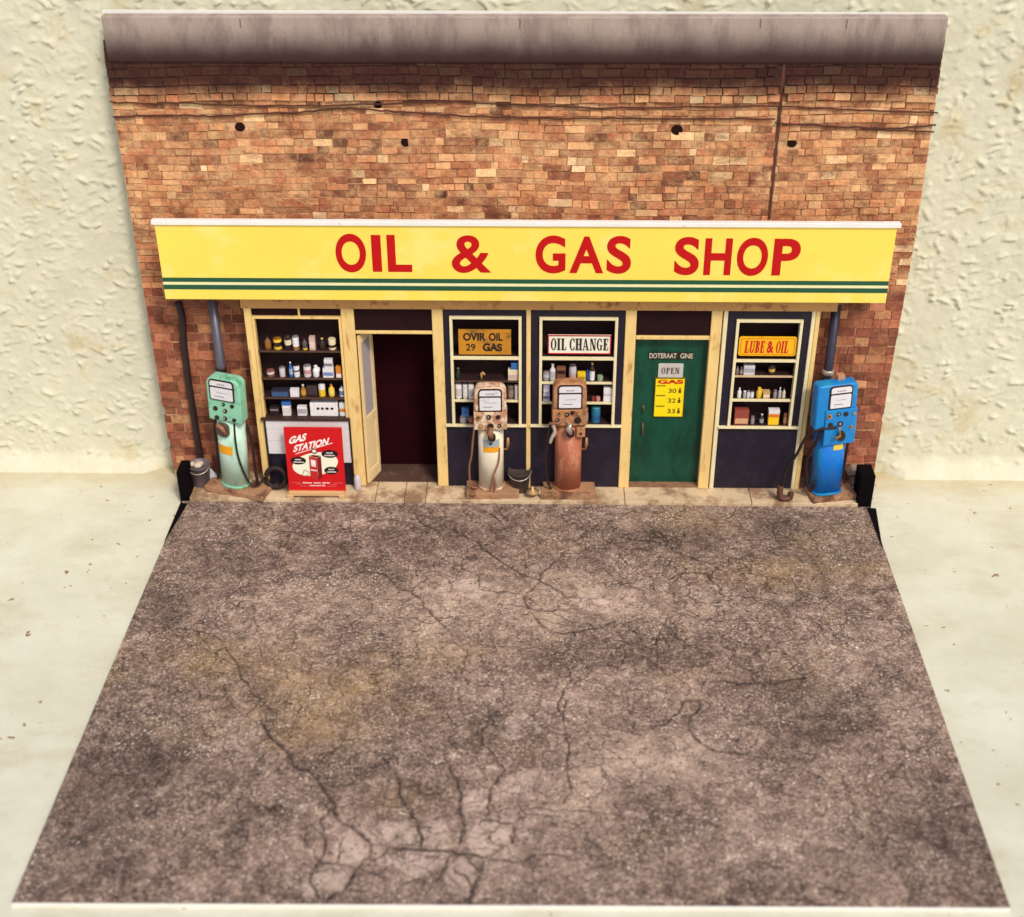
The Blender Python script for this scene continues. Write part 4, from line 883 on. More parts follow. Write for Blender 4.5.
#MARK_PUMPS
# ================================================================== FUEL PUMPS
plinth_m = mat('pump_plinth', (172,128,94), .8, .2, 4, worn=(104,66,46), worn_amt=.35, worn_scale=3, bump=.3)
dialm = mat('dial_white', (226,222,226), .35, .05, 12, worn=(190,182,186), worn_amt=.18); frame_m = mat('dial_frame', (44,24,22), .5, .2)
knob_m = mat('knob_dark', (44,28,24), .45, .3); metal_m = mat('dull_steel', (190,180,166), .35, .15, metal=.5); hose_m = mat('black_hose', (40,22,22), .65, .2); rust_hose = mat('tan_hose', (142,98,70), .7, .25, 9)
brass = mat('brassy_knob', (186,140,80), .4, .2, metal=.4)
def pump(label, px, row_base, Y, rz, bw, hw, d, rows, paint, body_paint, kind):
    """rows: photo rows of head top, head bottom/panel top, panel bottom, body bottom"""
    base = at(px, row_base, Y); zb = base.z
    pl_top = zb
    root = empty('gas_pump', (base.x, Y, PAVE), rz); root.rotation_euler.y = {'green': R(2.2), 'blue': R(-2.2)}.get(kind, 0.); tag(root, label, 'gas pump', 'old gas pumps along the pavement')
    L_ = lambda row: Zz(px, row, Y) - PAVE
    z_h1, z_h0, z_p0, z_b0 = [L_(r) for r in rows]
    hdp = d*.62; z_h1 -= hdp*.45                          # the top of the head tips away from the camera
    yf = 0.; yb = d; hx = {'green': .02, 'blue': -.02}.get(kind, 0.)
    O = lambda n, mb, m, bev=.0, par=root, seg=2: obj(n, mb, m, parent=par, local=True, bevel=bev, seg=seg)
    # body: D shaped column
    cyc = yf+d*.5
    def dcol(w, dd, p=2.6, n=28): return [(math.copysign(abs(math.cos(t))**(2/p), math.cos(t))*w/2, cyc+math.copysign(abs(math.sin(t))**(2/p), math.sin(t))*dd/2) for t in [2*math.pi*i/n for i in range(n)]]
    bo = MB(); bo.column(dcol(bw, d, 2.2 if kind != 'blue' else 3.2), z_b0, z_p0+.01)
    body = O('body', bo, body_paint)
    ft = MB(); ft.column(dcol(bw+.025, d+.02, 2.2 if kind != 'blue' else 3.2), z_b0-.001, z_b0+.03); O('foot_ring', ft, paint, .004, body)
    # head with rounded shoulders
    hd = MB(); rt = hw*.24 if kind in ('white', 'rusty') else hw*.2
    if kind == 'blue': rt = hw*.1
    hd.prism(rr(-hw/2, hw/2, z_h0-.002 if kind in ('white','rusty') else z_p0, z_h1, rt, 6, True), yf-.02, yf-.02+hdp, 0, True)
    head = O('head', hd, paint, .022 if kind != 'blue' else .03, root, 3); head.location.x = hx
    dw = hw*(.74 if kind != 'blue' else .56); dx = (.0 if kind in ('white','rusty') else (-.03*hw if kind == 'green' else .08*hw))
    hh = z_h1-z_h0; d0, d1 = z_h0+hh*.03, z_h1-hh*(.035 if kind in ('white','rusty') else .03)
    fr = MB(); fr.prism(rr(dx-dw/2, dx+dw/2, d0, d1, .05, 4, False, .015), yf-.034, yf-.018); dial = O('dial', fr, frame_m, .003, head)
    dg1 = MB(); t = .018; sp = d0+(d1-d0)*.66
    dg1.prism(rr(dx-dw/2+t, dx+dw/2-t, sp+.012, d1-t, .035, 4, False, .004), yf-.038, yf-.033); dg1.prism(rr(dx-dw/2+t, dx+dw/2-t, d0+t, sp-.012, .015), yf-.038, yf-.033)
    O('dial_face', dg1, dialm, 0, dial)
    tk = MB()
    for i in range(4): tk.box(dx-.05+i*.028, dx-.05+i*.028+.016, yf-.0395, yf-.037, sp+.034, sp+.05)
    tk.box(dx-dw*.28, dx+dw*.1, yf-.0395, yf-.037, d0+(sp-d0)*.3, d0+(sp-d0)*.34); tk.box(dx-dw*.2, dx+dw*.26, yf-.0395, yf-.037, d0+(sp-d0)*.6, d0+(sp-d0)*.62)
    O('dial_marks', tk, mat('dial_ink', (120,104,104), .6), 0, dial)
    # control panel with knobs
    zp0, zp1 = z_p0, z_h0
    if kind in ('white', 'rusty'):
        pn = MB(); pn.box(-hw*.52, hw*.52, yf-.035, yf+hdp, zp0, zp1-.004); panel = O('control_panel', pn, paint, .01)
    elif kind == 'blue':
        pn = MB(); pn.box(-hw*.30, hw*.48, yf-.04, yf+.1, L_(443), zp1+.0); panel = O('control_panel', pn, paint, .012)
    else: panel = head
    kn = [(-.36,.72,.030),(-.05,.74,.026),(.24,.74,.024),(-.3,.2,.026),(.0,.22,.034),(.28,.24,.022)] if kind == 'white' else \
         [(-.3,.78,.026),(-.08,.72,.024),(.08,.84,.022),(.3,.78,.028),(.24,.36,.038),(-.36,.4,.02)] if kind == 'rusty' else \
         [(-.27,.6,.026),(-.02,.86,.02),(.24,.84,.022),(.02,.55,.024),(-.25,.16,.026),(0.,.18,.024),(.27,.17,.022)] if kind == 'green' else \
         [(-.2,.8,.028),(.02,.85,.022),(.2,.83,.026),(.4,.82,.018),(-.16,.5,.026),(.08,.5,.03),(.36,.34,.022)]
    ykn = yf-.04 if kind in ('white','rusty','blue') else yf-.021
    zk0, zk1 = (zp0, zp1) if kind != 'blue' else (L_(436), zp1)
    for i, (u, v, r) in enumerate(kn):
        kb = MB(); cz = zk0+(zk1-zk0)*v; r *= 1.22; kb.disc_y(u*hw, cz, ykn-.012, ykn+.008, r, 14); ko = O('knob', kb, knob_m if i % 3 else (brass if kind != 'green' else knob_m), .003, panel)
        kc = MB(); kc.disc_y(u*hw-.006, cz+.007, ykn-.019, ykn-.011, r*.42, 10); O('knob_cap', kc, metal_m if i % 2 else knob_m, 0, ko)
    # holster and nozzle below the panel
    zn = zp0 if kind != 'blue' else L_(430)
    nz = MB()
    if kind == 'green':
        nz.prism(rr(-bw*.32, bw*.14, zn-.23, zn-.03, .06), yf-.03, yf+.04); O('holster', nz, mat('holster_brown', (92,76,64), .7, .35, 14), .004)  # holster in mottled grey brown
        nn = MB(); nn.tube([(-bw*.25,yf-.04,zn-.05),(-.02,yf-.06,zn-.08),(.02,yf-.05,zn-.16)], [.03,.028,.02]); O('nozzle', nn, mat('old_bronze', (150,104,74), .6, .35, 12))
    elif kind == 'blue':
        nz.disc_y(.07, zn-.06, ykn-.03, ykn+.004, .05, 16, 0, .07); O('holster', nz, knob_m, .004)
        nn = MB(); nn.tube([(.03,ykn-.045,zn+.09),(.03,ykn-.055,zn-.03),(-.03,ykn-.06,zn-.05)], [.014,.018,.026]); O('nozzle', nn, brass)
    else:
        nz.tube([(0,yf-.06,zn+.05),(-.01,yf-.07,zn-.02),(.015,yf-.06,zn-.10)], [.03,.045,.03]); nzo = O('nozzle', nz, MATS['dull_steel'] if kind == 'rusty' else mat('old_bronze', (150,104,74), .6, .35, 12))
        n2 = MB(); n2.disc_y(.015, zn-.11, yf-.07, yf+.0, .05, 14); O('holster', n2, knob_m, .004)
        if kind == 'rusty':
            n3 = MB(); n3.box(.09, .2, yf-.03, yf+.06, zn-.17, zn-.03); pn3 = O('lock_plate', n3, paint, .006); n4 = MB(); n4.disc_y(.145, zn-.12, yf-.037, yf-.028, .018, 10); O('lock', n4, knob_m, 0, pn3)
    # bands and marks
    if kind in ('green', 'white', 'blue'):
        bnd = MB(); lbl = {'green': (-.40,.18,446,454.5), 'white': (-.30,.34,447.5,452.5), 'blue': (-.0,.34,444.6,450)}[kind]
        z1_, z0_ = L_(lbl[2]), L_(lbl[3])
        nseg = 10; pts = []
        for i in range(nseg+1):
            u = (lbl[0]+(lbl[1]-lbl[0])*i/nseg)*bw
            p = 2.2 if kind != 'blue' else 3.2
            yy = cyc - (d/2)*max(0, 1-(abs(u)/(bw/2))**p)**(1/p) - (.004 if kind != 'blue' else .006); pts.append((u, yy))
        vs = [(u, yy, z0_) for u, yy in pts]+[(u, yy, z1_) for u, yy in pts]
        bnd.add(vs, [(i, i+1, nseg+2+i, nseg+1+i) for i in range(nseg)]); O('band', bnd, mat('band_orange', (240,166,22), .5, .08) if kind != 'blue' else mat('band_yellow', (238,206,70), .5, .05), 0, body)
        if kind == 'white':
            z1_, z0_ = L_(440), L_(447.3); vs = [(u, yy-.001, z0_) for u, yy in pts]+[(u, yy-.001, z1_) for u, yy in pts]
            b2 = MB(); b2.add(vs, [(i, i+1, nseg+2+i, nseg+1+i) for i in range(nseg)]); O('badge', b2, mat('badge_grey', (160,172,172), .5, .1), 0, body)
            b3 = MB(); b3.disc_y(0., L_(443.6), yf-.012, yf+.006, .016, 10); O('badge_stud', b3, knob_m, 0, body)
    # side hook on the right, lamp stub
    hk = MB(); sx = bw/2+.03
    if kind in ('white', 'rusty'):
        hk.tube([(bw/2-.02,cyc,L_(455)),(sx+.02,cyc,L_(455)),(sx+.03,cyc-.02,L_(449)),(sx+.03,cyc-.02,L_(443))], [.012,.014,.022,.014]); O('side_hook', hk, brass)
    # hose
    ho = MB()
    def curve(pts, n=6):
        P_ = [Vector(p) for p in pts]; out = []
        for i in range(len(P_)-1):
            p0, p1, p2, p3 = P_[max(i-1,0)], P_[i], P_[i+1], P_[min(i+2,len(P_)-1)]
            for k in range(n):
                t = k/n; out.append(.5*((2*p1)+(p2-p0)*t+(2*p0-5*p1+4*p2-p3)*t*t+(3*p1-p0-3*p2+p3)*t**3))
        return out+[P_[-1]]
    if kind == 'white':
        ho.tube(curve([(-hw*.5,yf-.02,zp0+.05),(-hw*.56,yf-.01,zp0-.15),(-hw*.62,yf+.0,zp0-.4),(-hw*.7,yf+.02,zp0-.6),(-hw*.66,yf+.04,z_b0+.06),(-hw*.45,yf+.05,z_b0+.025)]), .013); O('hose', ho, rust_hose)
        h2 = MB(); h2.tube(curve([(bw*.34,yf+.03,L_(449)),(bw*.3,yf-.0,L_(462)),(bw*.1,yf-.03,L_(474)),(bw*.02,yf-.03,L_(484)),(-.02,yf-.03,L_(489))]), .012)
        h2.tube(curve([(bw*.1,yf-.025,L_(476)),(bw*.16,yf-.03,L_(484)),(bw*.12,yf-.03,L_(489))]), .014); O('hose', h2, rust_hose)
    elif kind == 'rusty':
        ho.tube(curve([(-hw*.5,yf-.02,zp0+.08),(-hw*.6,yf+.0,zp0-.05),(-hw*.66,yf+.02,zp0-.3),(-hw*.72,yf+.04,zp0-.55),(-hw*.62,yf+.06,z_b0+.12),(-hw*.5,yf+.04,z_b0+.03)]), .017); O('hose', ho, hose_m)
        h2 = MB(); h2.tube(curve([(-hw*.5,yf-.045,zp0+.03),(-hw*.44,yf-.04,zp0-.08),(-hw*.53,yf-.03,zp0-.18),(-hw*.58,yf-.02,zp0-.26)]), [.018,.02,.02,.022,.022,.022,.024,.026,.026,.026,.026,.024,.022,.022,.022,.02,.02,.018,.016]); O('hose_end', h2, mat('pale_metal', (206,192,176), .4, .2, metal=.3))
        h3 = MB(); h3.tube([(-hw*.62,yf-.06,zp0+.05),(-hw*.3,yf-.06,zp0+.06),(-hw*.1,yf-.05,zp0+.12)], [.02,.016,.014]); O('lever', h3, mat('old_bronze', (150,104,74), .6, .35, 12))
    elif kind == 'green':
        ho.tube(curve([(bw*.3,yf+.03,zp0-.03),(bw*.32,yf+.01,zp0-.3),(bw*.4,yf+.02,zp0-.6),(bw*.6,yf+.08,z_b0+.09),(bw*.9,yf+.1,z_b0+.05),(bw*1.1,yf+.14,z_b0+.16)]), .013); O('hose', ho, hose_m)
        h2 = MB(); h2.tube(curve([(bw*.62,cyc,zp0-.1),(bw*.72,cyc+.02,zp0-.4),(bw*.75,cyc+.02,z_b0+.3),(bw*.85,cyc,z_b0+.03)]), .02); O('hose', h2, hose_m)
        h3 = MB(); h3.tube(curve([(-bw*.42,yf+.04,zp0-.04),(-bw*.56,yf+.08,zp0-.2),(-bw*.56,yf+.1,zp0-.5),(-bw*.62,yf+.1,z_b0+.05)]), .016); O('hose', h3, hose_m)
    else:
        zq = L_(425)
        ho.tube(curve([(.0,ykn-.01,zq),(-bw*.6,yf-.02,zq-.02),(-bw*.95,yf+.03,zq-.14),(-bw*1.2,yf+.06,zq-.4),(-bw*1.5,yf+.10,zq-.66),(-bw*1.6,yf+.11,z_b0+.07)]), .02); O('hose', ho, hose_m)
        h2 = MB(); h2.tube(curve([(-bw*.45,yf+.02,zq-.05),(-bw*.62,yf+.02,zq-.25),(-bw*.86,yf+.04,zq-.5),(-bw*.8,yf+.06,zq-.8),(-bw*.6,yf+.06,z_b0+.06),(-bw*.5,yf+.06,z_b0+.2)]), .022); O('hose', h2, hose_m)
        h3 = MB(); h3.tube(curve([(-bw*1.64,yf+.11,z_b0+.16),(-bw*1.66,yf+.09,z_b0+.04),(-bw*1.55,yf+.07,z_b0-.02),(-bw*1.3,yf+.08,z_b0-.02),(-bw*1.28,yf+.09,z_b0+.05)]), .042); O('nozzle', h3, mat('brown_nozzle', (92,58,42), .55, .3, 12))
        h4 = MB(); h4.tube(curve([(bw*.56,cyc,zq-.02),(bw*.7,cyc,zq-.2),(bw*.66,cyc,zq-.4),(bw*.55,cyc-.03,z_b0+.15)]), .018); O('hose', h4, hose_m)
        tp = MB(); tp.box(hw*.02, hw*.2, d*.3, d*.6, z_h1-.005, z_h1+.06); O('top_lug', tp, mat('lug_tan', (196,140,104), .7), .006)
    # plinth
    pz = {'green': (-.36,.48,487.5), 'white': (-.33,.36,492), 'rusty': (-.32,.36,493), 'blue': (-.23,.36,495)}[kind]
    pb_ = MB(); pb_.box(pz[0]-.0, pz[1], yf-.06, yb-.02, 0.001, z_b0-.002); O('plinth', pb_, plinth_m, .012)
    if kind == 'rusty':
        pc = MB(); pc.box(pz[0]-.03, pz[0]+.0, yf-.055, yf+.0, .001, z_b0+.09); O('plinth_post', pc, plinth_m, .005)
    return root
gpaint = mat('mint_paint', (142,206,172), .45, .1, 6, worn=(92,160,122), worn_amt=.3, worn_scale=5)
gbody = mat('pale_mint_paint', (150,208,176), .4, .1, 3, worn=(206,232,214), worn_amt=.5, worn_scale=2.2, streak=(1.2,1,.5))
wpaint = mat('rusted_tan_paint', (186,130,98), .6, .25, 12, worn=(228,206,178), worn_amt=.46, worn_scale=10)
wbody = mat('chalk_white_paint', (238,226,200), .5, .08, 4, worn=(214,166,100), worn_amt=.26, worn_scale=4, streak=(2,1,.6))
rpaint = mat('rusty_brown_paint', (186,130,90), .65, .25, 11, worn=(140,88,60), worn_amt=.36, worn_scale=9)
rbody = mat('rust_red_paint', (176,102,74), .65, .16, 5, worn=(200,136,104), worn_amt=.35, worn_scale=3.5, streak=(2,2,.7))
bpaint = mat('bright_blue_paint', (14,128,202), .45, .1, 6, worn=(40,150,190), worn_amt=.3, worn_scale=3)
bbody = mat('deep_blue_paint', (10,116,212), .4, .08, 3, worn=(36,150,196), worn_amt=.3, worn_scale=2.4, streak=(1,1,.5))
pump('mint green gas pump beside the grey pail', 231, 488, .12, R(-15), .37, .46, .30, (372,400,420.5,488), gpaint, gbody, 'green')
pump('gas pump with rusty head and chalky white body with an orange band', 491.5, 491.5, .10, R(2), .325, .405, .29, (381.5,411,428.5,491), wpaint, wbody, 'white')
pump('entirely rusty brown gas pump with no band on its body', 568, 492, .10, R(2), .345, .42, .29, (377.5,408.5,424.5,492), rpaint, rbody, 'rusty')
pump('bright blue gas pump with its hose trailing on the pavement', 829, 495, .09, R(10), .38, .53, .30, (377.5,408,428,495), bpaint, bbody, 'blue')

#MARK_CLUTTER
# ================================================================== PIPES, PAILS AND CLUTTER
def path_thing(name, pts, r, m, label, cat, n=10, group=None):
    mb = MB(); mb.tube(pts, r, n); return tag(obj(name, mb, m), label, cat, group)
blk = mat('black_iron_pipe', (44,26,24), .6, .2)
steel = mat('grey_zinc_pipe', (104,100,112), .35, .2, 5, metal=.45)
p = [at(a, b_, BY-.07) for a, b_ in ((178,302),(182,315),(183.5,340),(187.5,375),(193,410),(197.5,440),(202,463))]; p.append(Vector((p[-1].x+.02, BY-.07, PAVE)))
path_thing('drain_pipe', wob(p, 4, .0), .045, blk, 'crooked black pipe running down the brick wall to the grey pail', 'pipe')
x_ = X(217.5,340,.46); dp = tag(obj('drain_pipe', MB().tube([(x_,.46,PAVE),(x_,.46,zc_b+.03)], .058, 14), steel), 'shiny grey pipe rising behind the mint green pump', 'pipe')
obj('pipe_collar', MB().lathe([(.066,0),(.07,.01),(.07,.05),(.066,.06)], x_, .46, Zz(220,371,.46), 14), blk, parent=dp)
x_ = X(831.5,345,.46); dp = tag(obj('drain_pipe', MB().tube([(x_,.46,PAVE),(x_,.46,zc_b+.03)], .058, 14), mat('slate_pipe', (62,58,74), .35, .2, 5, metal=.4)), 'dark slate pipe rising behind the blue pump', 'pipe')
obj('pipe_collar', MB().lathe([(.066,0),(.078,.01),(.078,.06),(.066,.07)], x_, .46, Zz(829,374,.46), 14), MATS['dull_steel'], parent=dp)
def pail(px0, px1, row0, row1, Y, m, fill, label, name='pail', taper=.85):
    x0, x1 = X(px0,row0,Y), X(px1,row0,Y); r = (x1-x0)/2; zt_ = Zz((px0+px1)/2,row0,Y); xc = (x0+x1)/2
    mb = MB(); h = zt_-PAVE; mb.lathe([(r*taper*.95,0),(r*taper,.01),(r*.97,h*.97),(r*1.04,h*.975),(r*1.04,h),(r*.94,h),(r*.92,h*.9),(r*.3,h*.86)], xc, Y, PAVE+.001, 22)
    o = tag(obj(name, mb, m), label, 'pail')
    hd = MB(); hd.tube([(xc-r*1.04,Y,PAVE+h*.96)]+[(xc-r*1.0*math.cos(t), Y-r*.96*math.sin(t)-.004, PAVE+h*(.96-.22*math.sin(t))) for t in [math.pi*i/10 for i in range(1, 10)]]+[(xc+r*1.04,Y,PAVE+h*.96)], .007, 6); obj('handle', hd, MATS['dull_steel'], parent=o)
    if fill:
        fb_ = MB(); random.seed(9)
        for i in range(14):
            a, q = random.uniform(0, 6.28), random.uniform(0, r*.6); s = random.uniform(.03, .06)
            fb_.lathe([(s*.4,0),(s,s*.4),(s*.8,s),(s*.3,s*1.25)], xc+q*math.cos(a), Y+q*math.sin(a), PAVE+h*.9, 7)
        obj('contents', fb_, fill, parent=o)
    return o
pail(187.5, 209.5, 464, 492, .36, mat('grey_zinc_pail', (118,106,110), .5, .15, 5, metal=.2), mat('chalky_rubble', (206,188,166), .9, .2, 8), 'grey zinc pail heaped with pale rubble beside the mint green pump')
pail(508, 531, 470, 494, .28, mat('dull_tin_pail', (84,72,66), .55, .25, 7, metal=.3), None, 'empty dull tin pail between the white pump and the rusty pump', taper=.78)
xq = X(532.5, 494, .1); fn = MB(); fn.lathe([(.012,0),(.016,.05),(.022,.055),(.085,.075),(.088,.085),(.02,.12),(.014,.16)], xq, .1, PAVE+.001, 16)
tag(obj('funnel', fn, mat('brass_funnel', (196,158,104), .4, .2, metal=.4)), 'small brass funnel standing upside down in front of the tin pail', 'funnel')
ty = MB(); xc, yc, rr_ = X(277,487,.24), .24, .13
for i in range(24):
    pass
ring_pts = [(xc+rr_*math.cos(t), yc+.03*math.sin(t), PAVE+.175+rr_*math.sin(t)) for t in [2*math.pi*i/24 for i in range(25)]]
ty.tube(ring_pts, .034, 10); tag(obj('tyre', ty, hose_m), 'small black tyre propped on the pavement beside the red board', 'tyre')
cn_ = MB(); xq = X(357.5,480,.26); cn_.lathe([(.045,0),(.048,.01),(.048,.17),(.03,.2),(.02,.21)], xq, .26, PAVE+.001, 14)
tag(obj('oil_can', cn_, mat('smoky_white_tin', (198,190,192), .5, .1)), 'single white can standing on the pavement below the counter by the doorway', 'can')
rg = MB(); xq = X(215,480,.34); rg.add([(xq-.07,.33,PAVE+.002),(xq+.03,.30,PAVE+.002),(xq+.05,.36,PAVE+.1),(xq-.06,.40,PAVE+.22),(xq-.02,.37,PAVE+.12),(xq-.08,.42,PAVE+.02)], [(0,1,2),(0,2,4),(0,4,3),(3,4,2),(0,3,5)], 0, False)
tag(obj('rag', rg, mat('grey_rag', (186,182,190), .9, .1)), 'pale crumpled rag on the ground behind the mint green pump', 'rag')
cr = MB(); xa_, xb_ = X(846,490,.42), X(862,490,.42); cr.box(xa_, xb_, .40, .58, PAVE+.001, PAVE+.17); cro = tag(obj('crate', cr, mat('weathered_crate', (108,86,78), .8, .3, 6, worn=(160,138,124), worn_amt=.3), bevel=.012), 'weathered grey crate against the brick wall behind the blue pump', 'crate')
ld = MB(); ld.hexa([(xa_-.02,.385,PAVE+.19),(xb_-.04,.385,PAVE+.19),(xb_-.06,.42,PAVE+.26),(xa_+.05,.42,PAVE+.26),(xa_-.02,.58,PAVE+.175),(xb_+.01,.58,PAVE+.175),(xb_-.06,.56,PAVE+.26),(xa_+.05,.56,PAVE+.26)]); obj('lid', ld, mat('crate_lid', (150,128,116), .8, .2, 6), parent=cro, bevel=.008)

#MARK_GOODS
# ================================================================== GOODS ON THE SHELVES
CM = {}
def cmat(c):
    if c not in CM: CM[c] = mat('goods_%02x%02x%02x' % c, c, .45, .12, 22.)
    return CM[c]
def goods(shape, px0, px1, top, key, label, cat, c0, c1=None, c2=None, band=(.2, .7), dy=0., base=None):
    """c0 body, c1 paper label, c2 cap / lid"""
    Y = Y_IT+dy; zb = ST[key] if base is None else base
    rm_ = top+6; x0, x1 = X(px0, rm_, Y), X(px1, rm_, Y); zt_ = Zz((px0+px1)/2, top, Y); h = max(.03, zt_-zb-.018); r = (x1-x0)/2; xc = (x0+x1)/2
    g_ = {'L': 'goods in the large four shelf window', 'A': 'goods in the gold sign window', 'B': 'goods in the oil change window', 'C': 'goods in the lube and oil window'}[key[0]]
    mb = MB(); zb += .001
    nm = {'bottle': 'bottle', 'can': 'oil_can', 'jug': 'jug', 'jar': 'jar', 'box': 'carton', 'tap': 'brass_tap'}[shape]
    d = min(.16, max(.07, r*1.2)); n = 14
    if shape == 'box':
        mb.box(x0, x1, Y, Y+d, zb, zb+h); o = obj(nm, mb, cmat(c0), bevel=.004)
        if c1: obj('paper_label', MB().box(x0+.1*r, x1-.1*r, Y-.003, Y+.002, zb+h*band[0], zb+h*band[1]), cmat(c1), parent=o)
        if c2: obj('lid', MB().box(x0-.003, x1+.003, Y-.004, Y+d+.003, zb+h*.78, zb+h+.004), cmat(c2), parent=o, bevel=.003)
    else:
        yc_ = Y+r
        if shape == 'can':
            hb_ = h*.93 if c2 else h
            mb.lathe([(r*.96,0),(r,.008),(r,hb_-.008),(r*.94,hb_)], xc, yc_, zb, n); o = obj(nm, mb, cmat(c0))
            if c2: obj('lid', MB().lathe([(r*.97,0),(r*.97,h*.05),(r*.4,h*.07)], xc, yc_, zb+hb_+.0005, n), cmat(c2), parent=o)
        elif shape == 'jar':
            mb.lathe([(r*.85,0),(r,.01),(r,h*.7),(r*.8,h*.82),(r*.8,h*.86)], xc, yc_, zb, n); o = obj(nm, mb, cmat(c0))
            obj('lid', MB().lathe([(r*.86,0),(r*.86,h*.12),(r*.7,h*.13)], xc, yc_, zb+h*.865, n), cmat(c2 or c0), parent=o)
        elif shape == 'tap':
            mb.tube([(xc-r*.4,yc_,zb),(xc-r*.4,yc_,zb+h*.75),(xc,yc_,zb+h*.9),(xc+r*.9,yc_,zb+h*.55)], .016, 8); o = obj(nm, mb, cmat(c0))
        else:
            nk = .42 if shape == 'bottle' else .55
            mb.lathe([(r*.9,0),(r,.01),(r,h*.58),(r*.85,h*.68),(r*nk,h*.78),(r*nk*.9,h*.9)], xc, yc_, zb, n); o = obj(nm, mb, cmat(c0))
            obj('cap', MB().lathe([(r*nk*1.08,0),(r*nk*1.08,h*.09),(r*nk*.8,h*.1)], xc, yc_, zb+h*.901, n), cmat(c2 or c0), parent=o)
            if shape == 'jug': obj('handle', MB().tube([(xc+r*.5,yc_,zb+h*.82),(xc+r*1.05,yc_,zb+h*.78),(xc+r*1.1,yc_,zb+h*.55),(xc+r*.9,yc_,zb+h*.45)], .01, 6), cmat(c0), parent=o)
            band = (min(band[0], .5), min(band[1], .57))
        if c1 and shape in ('can', 'bottle', 'jug', 'jar'):
            obj('paper_label', MB().lathe([(r*1.012,0),(r*1.012,h*(band[1]-band[0]))], xc, yc_, zb+h*band[0], n, 0, False), cmat(c1), parent=o)
    return tag(o, label, cat, g_)
AMB, CRM, WHT, DRK, GRY, BLU, YLW, ORG, PNK, TEA, GRN, BRN = (150,100,30), (226,210,176), (228,224,228), (48,28,28), (128,120,124), (52,104,176), (230,190,50), (214,130,40), (206,172,164), (34,112,142), (120,150,110), (130,84,58)
G = goods
# large window, top shelf
G('bottle',263.8,270.2,336.5,'L1','brown bottle with a dull amber label at the mint pump end of the top shelf','bottle',BRN,AMB,DRK)
G('can',272.6,281,338.5,'L1','squat yellow can with a dark label band on the top shelf','can',YLW,DRK,AMB,(.3,.7))
G('can',283.5,290.6,335,'L1','dark can with cream label patches and a yellow base on the top shelf','can',DRK,CRM,DRK,(.35,.7))
G('can',291.8,298.3,336,'L1','tall white can with an amber foot on the top shelf','can',WHT,AMB,GRY,(.04,.25))
G('bottle',301.8,306.8,338,'L1','thin dim grey bottle with a yellow foot on the top shelf','bottle',(84,74,76),YLW,DRK,(.03,.18))
G('box',309,314.8,336.4,'L1','tall pinkish carton on the top shelf','carton',PNK,(226,200,190))
G('bottle',319.2,324.6,338,'L1','dark bottle with a pale yellow neck on the top shelf','bottle',(52,34,28),None,(214,186,110))
G('can',327.8,335.4,339,'L1','cream tin with a dark label at the doorway end of the top shelf','tin',CRM,DRK,None,(.25,.5))
# second shelf
G('can',266.4,274,370.5,'L2','low red and white tin on the second shelf of the large window','tin',(140,86,76),WHT,None,(.5,.8))
G('can',278.8,284.8,367,'L2','plain greyish white can alone beside the low red tin','can',(200,194,196),None,GRY)
G('bottle',288.4,292,361.5,'L2','slim blue bottle with a white cap on the second shelf','bottle',BLU,(150,170,210),WHT)
G('can',292.9,299,364.6,'L2','white can with a dark mark and dark lid against the slim blue bottle','can',WHT,(90,70,80),DRK,(.45,.6))
G('can',303,310.4,365.4,'L2','pinkish white can with a rusty print in the middle of the second shelf','can',(226,208,206),(190,150,146),GRY,(.3,.65))
G('jug',312.2,318.6,365.8,'L2','plain white jug with a side handle on the second shelf','jug',WHT,None,WHT)
G('box',322.8,333.4,367.5,'L2','wide white carton with blue print under a smaller white carton','carton',WHT,(120,140,190),None,(.25,.6))
zb_ = Zz(328,368.9,Y_IT)+.002
G('box',324,332.4,358.8,'L2','small white carton with grey print stacked on a wider white carton','carton',(222,220,226),GRY,None,(.3,.6),base=zb_)
G('box',335.8,341.2,366.4,'L2','orange and white carton at the doorway end of the second shelf','carton',ORG,WHT,None,(.05,.4))
# third shelf
G('box',271.4,289,390.4,'L3','long dim blue box on the third shelf of the large window','box',(52,48,66),(62,86,130),None,(.1,.9))
G('box',290.2,299,388.6,'L3','small white box between the long blue box and an amber bottle','box',WHT,None)
G('bottle',300.2,305.4,384.6,'L3','amber bottle with a white cap on the third shelf','bottle',AMB,(206,150,60),WHT)
G('box',306.6,317.2,385,'L3','dim charcoal box behind the gap on the third shelf','box',(66,52,54),None,None,dy=.05)
G('can',318,324.8,384.4,'L3','yellow can with a broad white top on the third shelf','can',YLW,WHT,WHT,(.62,.93))
G('bottle',328,334,384.4,'L3','yellow bottle with an orange brown top on the third shelf','bottle',YLW,(238,214,110),(190,110,50))
G('bottle',338.6,344.6,385.4,'L3','white and blue bottle with a dark blue cap at the end of the third shelf','bottle',(214,216,226),(96,124,170),(46,70,120))
